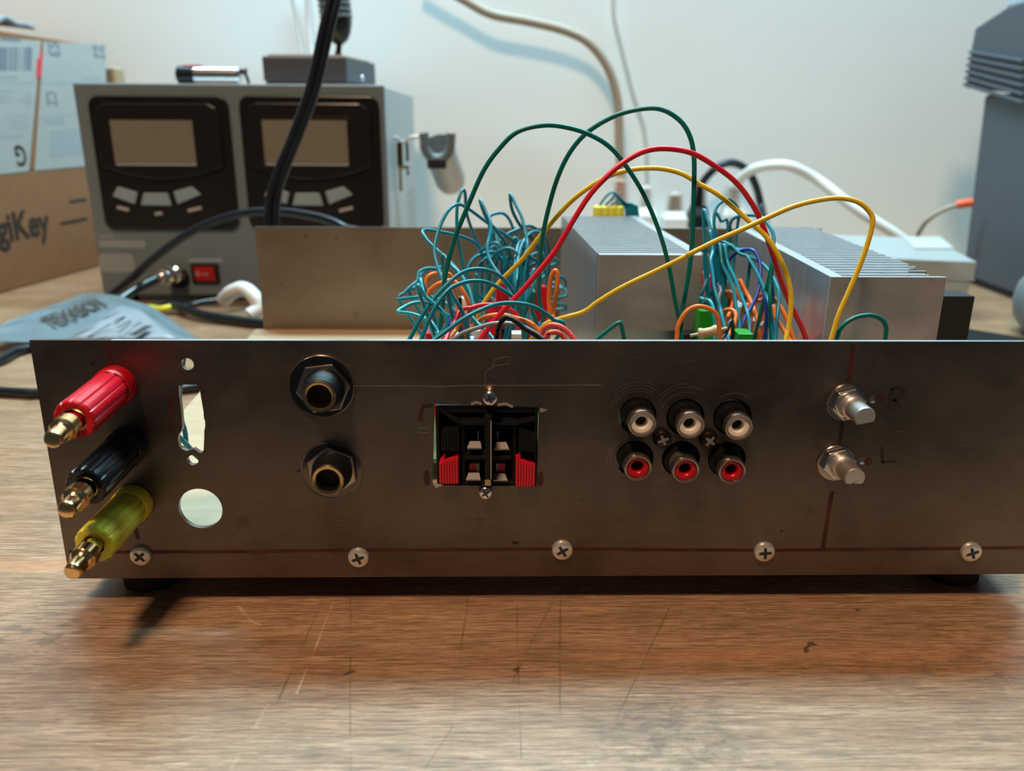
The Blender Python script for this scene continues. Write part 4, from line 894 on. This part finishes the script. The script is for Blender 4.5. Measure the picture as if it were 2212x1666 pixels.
# the word is placed so that its last five letters are in view
se = bp(110, 520)[0]; zb0 = bp(105, 520)[1]; sc = (bp(110, 490)[0] - bp(0, 500)[0])
ht_k = (bp(45, 455)[1] - bp(45, 515)[1])/max(v.co.y for v in t5.vertices); zb0 = bp(45, 515)[1]
w_total = max(mx)-min(mx); gx = se - w_total
m_ = MB(); m_.mesh(t, 0, lambda c: bo(gx + c.x, zb0 + c.y*ht_k) + nrm*(.05 + c.z + .15)); m_.obj('printed_lettering', 'cardink', cb, 'dark brown printed lettering', fixn=False)
for (a0, b0, a1, b1) in ((150, 437, 186, 431), (130, 484, 188, 473)):
    s = MB(); p0, p1 = bp(a0, b0), bp(a1, b1); s.ribbon([p0, p1], 3.2, B0, du, EZ, nrm, 0, .1); s.obj('small_print', 'cardink', cb)
wb = thing('labelled_box', 'box covered in white barcode labels, stacked on the brown cardboard box', 'box', B0 + EZ*zlo)
fbox('carton', -140, send, zlo+.3, zup, 226, 'card', wb, bevel=1.0)
def patch(par, name, quad, m, t=.25, off=.02):
    P = [bp(*p) for p in quad]; s = MB(); s.prism(P, B0 + nrm*off, du, EZ, nrm, 0, t); return s.obj(name, m, par)
la = patch(wb, 'shipping_label', [(-90, 386), (62, 370), (88, 88), (-90, 76)], 'cardwhite'); lb = patch(wb, 'shipping_label', [(75, 369), (178, 360), (228, 352), (228, 96), (94, 90)], 'cardwhite')
def onl(par, name, quad, m): return patch(par, name, quad, m, .08, .28)
for x0, x1, w in ((-10, 14, 0), (15, 17, 0), (20, 26, 0), (29, 36, 0), (40, 43, 0), (49, 53, 0), (55, 68, 0)): onl(la, 'barcode_bar', [(x0-1, 152), (x1-1, 153), (x1+1, 103), (x0+1, 101)], 'greyink')
onl(la, 'printed_text', [(0, 88), (44, 91), (44, 83), (0, 80)], 'greyink'); onl(la, 'printed_text', [(-5, 171), (38, 170), (38, 163), (-5, 163)], 'greyink2')
onl(la, 'printed_rule', [(-10, 179), (74, 181), (74, 178), (-10, 176)], 'greyink2')
for y0, x1 in ((195, 28), (207, 28), (218, 26)): onl(la, 'printed_text', [(-6, y0+5), (x1, y0+5), (x1, y0), (-6, y0)], 'greyink2')
onl(la, 'printed_text', [(52, 226), (66, 226), (67, 201), (53, 201)], 'greyink2'); onl(la, 'printed_text', [(38, 220), (50, 220), (50, 215), (38, 215)], 'greyink2')
for y0, x0 in ((250, 5), (260, 17), (268, 26), (275, 20)): onl(la, 'printed_text', [(x0, y0+4), (62, y0+2), (62, y0-1), (x0, y0+1)], 'greyink2')
onl(la, 'printed_text', [(-5, 300), (18, 298), (18, 291), (-5, 293)], 'greyink2'); onl(la, 'printed_text', [(23, 297), (48, 295), (49, 289), (24, 290)], 'greyink2')
t = text_mesh('G', 34, .8, .62, .08); p = bp(53, 315); m_ = MB(); hh = bp(40, 315)[1]-bp(40, 360)[1]; wM = max(v.co.x for v in t.vertices); hM = max(v.co.y for v in t.vertices); ww = bp(54, 340)[0]-bp(30, 340)[0]
m_.mesh(t, 0, lambda c: bo(p[0] - c.x/wM*ww, p[1] - c.y/hM*hh) + nrm*(.35 + c.z)); m_.obj('printed_letter', 'cardink', la, 'large dark letter G upside down', fixn=False)
def small_text(txt, quad0, quad1, par, m):     # rotated code printed sideways
    t = text_mesh(txt, 10, .25, 1, .04); wm = max(v.co.x for v in t.vertices); hm = max(v.co.y for v in t.vertices)
    (s0, z0), (s1, z1) = bp(*quad0), bp(*quad1); q_ = MB(); q_.mesh(t, 0, lambda c: bo(s0 + (s1-s0)*c.y/hm, z1 + (z0-z1)*c.x/wm) + nrm*(.33 + c.z)); q_.obj('printed_code', m, par, fixn=False)
small_text('S3', (106, 121), (126, 90), lb, 'greyink'); small_text('22', (205, 127), (223, 98), lb, 'greyink'); small_text('CZ', (103, 230), (120, 198), lb, 'greyink')
onl(lb, 'printed_text', [(177, 173), (217, 173), (217, 166), (177, 166)], 'greyink2'); onl(lb, 'printed_rule', [(88, 182), (222, 180), (222, 176), (88, 179)], 'greyink2')
onl(lb, 'printed_rule', [(86, 254), (180, 248), (180, 246), (86, 251)], 'greyink2'); onl(lb, 'printed_text', [(104, 270), (140, 267), (141, 252), (90, 257)], 'greyink2')
onl(lb, 'barcode_block', [(106, 340), (186, 332), (186, 278), (109, 282)], 'greyink2')
patch(wb, 'red_strip', [(77, 168), (88, 168), (92, 112), (86, 111), (85, 126), (79, 128)], 'tape_red', .3, .3)
# folded flap / papers on top
s = MB(); tp = [bo(bp(0, 80)[0]-40, zup+.5), bo(bp(84, 72)[0], zup+.5)]
s.grid(lambda u, v: tp[0] + (tp[1]-tp[0])*u - nrm*(3 + 90*v) + EZ*(9+6*math.sin(u*7+v*3)**2*(1-.7*u)+3*math.sin(v*3)+1.2*math.sin(u*23+v*11)), 30, 14); o = s.obj('crumpled_bag', 'bag2', None, 'crumpled greyish plastic bag lying on top of the white labelled box', cat='bag'); o.modifiers.new('thick', 'SOLIDIFY').thickness = 4*S
tx = PY(240, 175, 706)
kn = MB(); kn.lathe([(5, 0), (6.5, 3), (6.5, 13), (4, 17), (1, 18)], (tx.x, 715, ptz*.0), EZ, 20) if False else None
sb = MB(); sb.box((tx.x-7, 706, 0), (tx.x+6, 728, PY(240, 145, 706).z)); sb.obj('pale_wood_offcut', 'board', None, 'pale wood piece showing between the labelled box and the supply', cat='wood piece', bevel=2)

# ================================================================== antistatic bag in front of the supply
bg_ = thing('antistatic_bag', 'bluish antistatic bag with printed label lying behind the left end of the case', 'bag', PZ(200, 690, 0))
zz = 13.0
K = [PZ(-70, 737, 8), PZ(455, 745, 6), PZ(330, 661, zz+3), PZ(185, 633, zz+4)]
mid = PZ(262, 639, zz+7)
def bagp(u, v, dz=0):
    lo = K[0].lerp(K[1], u); hi = [PZ(-30, 712, zz), PZ(90, 668, zz+2), PZ(185, 633, zz+4), PZ(262, 640, zz+7), PZ(328, 664, zz+4), PZ(440, 738, 7)]
    t = u*5; i = min(int(t), 4); h_ = hi[i].lerp(hi[i+1], t-i); p = lo.lerp(h_, v)
    return p + EZ*(dz + 5*math.sin(math.pi*u)*math.sin(math.pi*min(v, .97))*.6 + .9*math.sin(u*19+v*5)*math.sin(v*9) )
s = MB(); s.grid(lambda u, v: bagp(u, v), 60, 24); s.grid(lambda u, v: V((bagp(u, v).x, bagp(u, v).y, max(.6, bagp(u, v).z - 6*math.sin(math.pi*u)*math.sin(math.pi*v) - .8))), 60, 24)
s.obj('film', 'bag', bg_)
# paper label on the bag, sheared with it
lo_ = lambda a, b_: PZ(a, b_, 1)
def on_bag(px, py, dz=.6):          # point of the bag top seen at that spot
    z = 14.0
    for _ in range(6):
        p = PZ(px, py, z); best = None
        for i in range(41):
            for j in range(17):
                q_ = bagp(i/40, j/16); dd_ = (q_.x-p.x)**2 + (q_.y-p.y)**2
                if best is None or dd_ < best[0]: best = (dd_, q_.z)
        z = best[1]
    return PZ(px, py, z + dz)
def bag_patch(quad, m, name, nu=10, nv=6, dz=.7):
    c = [on_bag(*q_, dz) for q_ in quad]; s = MB(); s.grid(lambda u, v: c[0].lerp(c[1], u).lerp(c[3].lerp(c[2], u), v), nu, nv); o = s.obj(name, m, bg_); o.modifiers.new('t', 'SOLIDIFY').thickness = .3*S; return o
bag_patch([(150, 733), (385, 733), (300, 668), (262, 660)], 'bag2', 'paper_label', dz=1.0)
for (a0, b0, a1, b1, w, mm) in ((163, 722, 205, 698, 3, 'greyink'), (222, 688, 258, 672, 3, 'greyink'), (190, 728, 240, 700, 3.4, 'cardink'), (247, 694, 270, 684, 3.4, 'cardink'), (218, 730, 250, 713, 3, 'cardink'), (254, 708, 283, 692, 3, 'cardink'), (250, 728, 285, 708, 2.4, 'greyink'), (288, 700, 305, 692, 3, 'greyink'), (285, 725, 322, 704, 8, 'cardink'), (268, 733, 282, 731, 3, 'cardink')):
    p0, p1 = on_bag(a0, b0, 1.9), on_bag(a1, b1, 1.9); d_ = (p1-p0).normalized(); n_ = V((-d_.y, d_.x, 0)); w *= .45 if w < 6 else .7; s = MB(); s.hexa([p0-n_*w/2, p1-n_*w/2, p1+n_*w/2, p0+n_*w/2] + [x_ + EZ*.15 for x_ in (p0-n_*w/2, p1-n_*w/2, p1+n_*w/2, p0+n_*w/2)]); s.obj('printed_text', mm, bg_)
t = text_mesh('TEXASCPI', 10, .25, 1, .04); wm = max(v.co.x for v in t.vertices); hm = max(v.co.y for v in t.vertices)
a0, a1 = on_bag(112, 706, 1.6), on_bag(232, 660, 1.6); hv = on_bag(205, 657, 1.6) - on_bag(228, 670, 1.6)
s = MB(); s.mesh(t, 0, lambda c: a0 + (a1-a0)*(c.x/wm) + hv*(c.y/hm*1.3) + EZ*(c.z+.1)); s.obj('printed_lettering', 'cardink', bg_, 'large dark slanted lettering', fixn=False)

# ================================================================== loose cables
def cable(name, pts, r, m, lab, cat='cable', twin=0, **k):
    s = MB()
    if twin:
        o_ = V((r*.95, 0, 0)); s.tube([p + o_ for p in pts], r, 14, n=10); s.tube([p - o_ for p in pts], r, 14, n=10)
    else: s.tube(pts, r, 14, n=10)
    return s.obj(name, m, None, lab, cat=cat, fixn=False, **k)
q = lambda a, b_, y: PY(a, b_, y)
cable('power_cable', [q(745, -120, 330), q(728, -30, 325), q(706, 60, 320), q(676, 190, 315), q(640, 290, 310), q(606, 375, 305), q(591, 430, 303), q(588, 500, 300), V((q(590, 560, 300).x, 300, 25)), V((q(590, 560, 300).x+12, 325, 4)), V((q(590, 560, 300).x+60, 350, 4))], 2.5, 'cable', 'black twin cord hanging from above in front of the supply', twin=1)
cable('power_cable', [V((q(150, 690, 400).x, 425, 5)), q(215, 655, 418), q(270, 614, 415), q(340, 552, 405), q(420, 497, 395), q(510, 464, 380), q(600, 457, 365), q(690, 470, 345), q(745, 492, 330), q(800, 530, 318), V((q(830, 600, 310).x, 310, 4))], 3.1, 'cable', 'thick black cord arching in front of the supply')
cable('power_cable', [V((PZ(330, 665, 4).x, PZ(330, 665, 4).y, 4)), PZ(370, 660, 6), PZ(400, 668, 6), PZ(440, 681, 5), PZ(500, 691, 4.2), PZ(560, 698, 4.2), PZ(640, 702, 4.2)], 3.6, 'cable', 'thick black cord lying on the bench before the rocker switch')
cable('power_cable', [PZ(378, 664, 4), PZ(410, 660, 7), PZ(450, 652, 9), PZ(500, 646, 10), PZ(552, 642, 9), PZ(620, 645, 5)], 2.6, 'cable', 'thinner black cord beside the white plastic hook')
cable('yellow_sleeve', [PZ(322, 664, 4), PZ(345, 668, 5), PZ(370, 664, 6)], 2.6, 'yellow', 'short yellow sleeve beside the antistatic bag', 'sleeve')
cable('white_plastic_hook', [PZ(484, 648, 12), PZ(500, 632, 20) , PZ(525, 624, 24), PZ(548, 640, 20), PZ(560, 665, 12), PZ(540, 682, 7)], 5.6, 'whitecable', 'white curved plastic hook lying left of the rear steel sheet', 'hook')
cable('power_cable', [PZ(-160, 850, 3.2), PZ(-60, 800, 3.2), PZ(0, 778, 3.2), PZ(40, 758, 3.2), PZ(100, 745, 3.2), PZ(200, 735, 3.2), PZ(300, 740, 3.2)], 3.2, 'cable', 'black cord on the bench near the left edge, farther of two')
cable('power_cable', [PZ(-120, 838, 3), PZ(0, 846, 3), PZ(60, 849, 3), PZ(95, 849, 3), V((-168, 212, 3)), V((-150, 245, 3)), V((-170, 290, 3))], 2.7, 'cable', 'black cord on the bench near the left edge, nearer of two')
# wall side
wy = 715
cable('beige_cable', [q(900, -60, wy), q(995, -5, wy), q(1060, 30, wy), q(1140, 46, wy), q(1220, 66, wy), q(1275, 95, wy), q(1315, 150, wy), q(1334, 220, wy), q(1337, 300, wy), q(1340, 350, wy), q(1340, 392, wy)], 5.0, 'beige', 'thick beige cord curving down the wall to a plug')
cable('thin_grey_cable', [q(1324, -30, 735), q(1326, 30, 735), q(1345, 110, 735), q(1368, 200, 735), q(1390, 270, 735), q(1396, 330, 735), q(1397, 400, 735)], 2.6, 'palecable', 'thin pale grey cord hanging down the wall')
cable('pale_tube', [q(628, -20, 740), q(640, 40, 740), q(648, 90, 738), q(655, 140, 735), q(660, 200, 735)], 2.2, 'palecable', 'pale tube on the wall behind the grey case, left of two')  # first of two plain pale tubes running down the wall
cable('pale_tube', [q(664, -20, 740), q(666, 40, 740), q(670, 90, 738), q(676, 140, 735), q(676, 200, 735)], 3.2, 'whitecable', 'pale tube on the wall behind the grey case, right of two')
# power strip
zs = q(1450, 497, 700).z
px0, px1 = q(1290, 480, 700).x, q(1660, 480, 700).x
st = MB(); st.box((px0, 680, 0), (px1, 736, zs-4)); st.obj('power_strip', 'whitecable', None, 'white power strip against the wall behind the heatsinks', cat='power strip', bevel=3)
def plug(px, ytop, w0, w1, m, lab, ribs=True, mr=None, name='power_plug'):
    x = q(px, 450, 700).x; zt = q(px, ytop, 700).z; z0 = zs-4; s = MB(); n = 5; Hh = zt-z0
    s.box((x-w0, 694, z0), (x+w0, 722, z0+Hh*.38)); s.hexa([(x-w0, 695, z0+Hh*.38), (x+w0, 695, z0+Hh*.38), (x+w0, 721, z0+Hh*.38), (x-w0, 721, z0+Hh*.38), (x-w1, 701, z0+Hh*.55), (x+w1, 701, z0+Hh*.55), (x+w1, 715, z0+Hh*.55), (x-w1, 715, z0+Hh*.55)])
    for k in range(n): s.box((x-w1+.4*(k), 701, z0+Hh*(.55+.09*k)), (x+w1-.4*k, 715, z0+Hh*(.595+.09*k)), 1)
    s.lathe([(w1*.62, Hh*.5), (w1*.5, Hh)], (x, 708, z0), EZ, 16)
    return s.obj(name, [m, mr or m], None, lab, cat='plug', bevel=.5)
plug(1340, 386, 11, 8.5, 'pink', 'pinkish plug at the end of the thick beige cord')
plug(1397, 402, 11, 7.5, 'whitecable', 'white ribbed plug on the thin grey cord', mr='palecable')
plug(1460, 418, 13, 9, 'whitecable', 'white ribbed plug left of the black plug', mr='beige')
plug(1512, 400, 10, 8, 'black', 'black plug standing in the power strip')
plug(1585, 398, 12, 9, 'whitecable', 'white ribbed plug right of the black plug', mr='palecable')
cable('power_cable', [q(1513, 405, 708), q(1522, 388, 708), q(1548, 362, 706), q(1580, 352, 710), q(1612, 366, 712), q(1632, 400, 712), q(1644, 445, 714), q(1652, 480, 685), q(1658, 505, 672)], 4.4, 'cable', 'black cord looping up from the black plug')
cable('white_cable', [q(1588, 404, 702), q(1606, 380, 690), q(1640, 362, 672), q(1700, 358, 655), q(1760, 385, 650), q(1820, 430, 630), q(1870, 466, 615), q(1925, 500, 605), q(1965, 530, 600), q(1985, 560, 598)], 5.2, 'whitecable', 'thick white cord arching towards the plastic tub')

# ================================================================== right side
Q = [PZ(2092, 690, 0), None, None, None]
zc = PY(2118, 566, Q[0].y).z
f_r = Q[0]; b_r = PZ(2012, 514, zc); b_r = V((b_r.x, b_r.y, 0)); ax = (b_r - f_r); ax.z = 0
side = V((-ax.y, ax.x, 0)).normalized()*-1; side = side if side.x < 0 else -side
wd_ = 190
print('tub', f_r, zc, b_r)
tub = thing('plastic_tub', 'frosted clear plastic box with lid, behind the right heatsink', 'container', f_r)
def tubhex(m_, i, z0, z1, top_i=None, mi=0):
    top_i = i if top_i is None else top_i; u = ax.normalized()
    def cs_(i): return [f_r + side*(wd_-i) + u*i, f_r + side*i + u*i, f_r + side*i + ax - u*i, f_r + side*(wd_-i) + ax - u*i]
    m_.hexa([V((p.x, p.y, z0)) for p in cs_(i)] + [V((p.x, p.y, z1)) for p in cs_(top_i)], mi)
s = MB(); tubhex(s, 5, .3, zc-15, 1.5); s.obj('tub_body', 'tub', tub, bevel=2.5)
s = MB(); tubhex(s, .2, zc-15, zc-13.5); tubhex(s, 1.0, zc-13.5, zc); s.obj('tub_lid', 'tub_lid', tub, bevel=1.5)
c = [PZ(1950, 513, zc+.3), PZ(2030, 512, zc+.3), PZ(2062, 538, zc+.3), PZ(1975, 538, zc+.3)]; s = MB(); s.hexa(c + [p + EZ*.6 for p in c]); s.obj('white_label', 'cardwhite', tub, 'small white label')
# thin cord with orange end
cable('signal_cable', [q(1970, 545, 590), q(1978, 520, 585), q(1987, 499, 575), q(2005, 475, 560), q(2035, 455, 552), q(2066, 443, 548), q(2074, 442, 547)], 2.2, 'beige', 'thin beige-grey cord running to the slate grey appliance')
cable('orange_plug', [q(2066, 443, 548), q(2080, 440, 546), q(2100, 438, 544)], 4.0, 'orange', 'short orange plug in the side of the slate grey appliance', 'plug')
# slate grey appliance: its left face runs away from the camera
D0, D1 = PZ(2118, 622, 0), PZ(2212, 658, 0); dv = (D1-D0); dv.z = 0; dv.normalize(); dn = V((-dv.y, dv.x, 0)); dn = dn if dn.x < 0 else -dn
print('appliance', D0, D1)
def dp(px, py): p = PP(px, py, D0, dn); return ((p-D0).dot(dv), p.z)
far = dp(2082, 575)[0]
ap = thing('grey_appliance', 'tall slate grey plastic appliance with ribbed sides at the right edge', 'appliance', D0)
f0, f1 = far, 150
s = MB(); DW = 190
ztop_n = dp(2125, 205)[1]; zr0 = dp(2098, 190)[1]; zr1 = dp(2112, 100)[1]; zt1 = dp(2116, 62)[1]; zt2 = dp(2180, 18)[1]
s.prism([(f0, 5), (f1, 5), (f1, ztop_n), (f0+ (dp(2125, 210)[0]-far), ztop_n)], D0, dv, EZ, dn, -DW, 0); s.obj('lower_body', 'device', ap, bevel=3)
s = MB(); s.prism([(f0+2, 0), (f1-2, 0), (f1-2, 5), (f0+2, 5)], D0, dv, EZ, dn, -DW+3, -2); s.obj('base', 'rubber', ap, 'dark base')
xr0, xr1 = dp(2096, 190)[0], dp(2114, 100)[0]
s = MB(); s.prism([(xr0, zr0), (f1, zr0-20), (f1, zt2+3), (dp(2188, 17)[0], zt2), (dp(2118, 60)[0], zt1), (dp(2112, 90)[0], zr1)], D0, dv, EZ, dn, -DW, 5)
for k in range(6):
    a0 = dp(2110 - 2.4*k, 112 + 14*k); a1 = dp(2230, 132 + 18*k)
    s.hexa([bo2 for bo2 in [D0 + dv*a0[0] + EZ*(a0[1]-1.6) + dn*5, D0 + dv*a1[0] + EZ*(a1[1]-1.6) + dn*5, D0 + dv*a1[0] + EZ*(a1[1]-1.6) + dn*8.5, D0 + dv*a0[0] + EZ*(a0[1]-1.6) + dn*8.5,
                           D0 + dv*a0[0] + EZ*(a0[1]+1.6) + dn*5, D0 + dv*a1[0] + EZ*(a1[1]+1.6) + dn*5, D0 + dv*a1[0] + EZ*(a1[1]+1.6) + dn*8.5, D0 + dv*a0[0] + EZ*(a0[1]+1.6) + dn*8.5]])
s.obj('ribbed_head', 'device', ap, bevel=1.2)
s = MB(); a0 = dp(2178, 16); s.prism([(a0[0], a0[1]-1), (f1-5, a0[1]-1), (f1-5, a0[1]+60), (a0[0], a0[1]+60)], D0, dv, EZ, dn, -DW+10, 2); s.obj('pale_cap', 'device2', ap, 'pale blue-grey cap', bevel=2)
# round-cornered grey housing at the right margin
p = PZ(2208, 722, 0); mo = MB()
cxm, cym = p.x + 38, p.y - 12
mo.lathe([(30, 0), (40, 3), (47, 12), (49, 24), (47, 36), (38, 50), (22, 58), (.5, 61)], (cxm, cym, 0), EZ, 48); mo.obj('desk_speaker', 'mouse', None, 'rounded grey plastic housing cut by the right edge of the photo', cat='device')
# flat black tray right of the case
c = [PZ(2068, 705, 9), PZ(2290, 742, 9)]; e0, e1 = c; dr = (e1-e0).normalized(); nn_ = V((-dr.y, dr.x, 0)); nn_ = nn_ if nn_.y < 0 else -nn_
s = MB(); cc = [e0, e1, e1 + nn_*70, e0 + nn_*70]; s.hexa([V((v.x, v.y, 0)) for v in cc][::1] + [V((v.x, v.y, 9)) for v in cc]); s.obj('black_tray', ['black'], None, 'flat black slab on the bench right of the case', cat='tray', bevel=1)
s = MB(); cc = [e0 - dr*1 + EZ*.5, e0 + dr*11 + EZ*.5, e0 + dr*11 + nn_*72 + EZ*.5, e0 - dr*1 + nn_*72 + EZ*.5]; s.hexa([V((v.x, v.y, 0)) for v in [x_ - dr*3 for x_ in cc]] + [V((v.x, v.y, 9.4)) for v in [x_ - dr*3 for x_ in cc]])
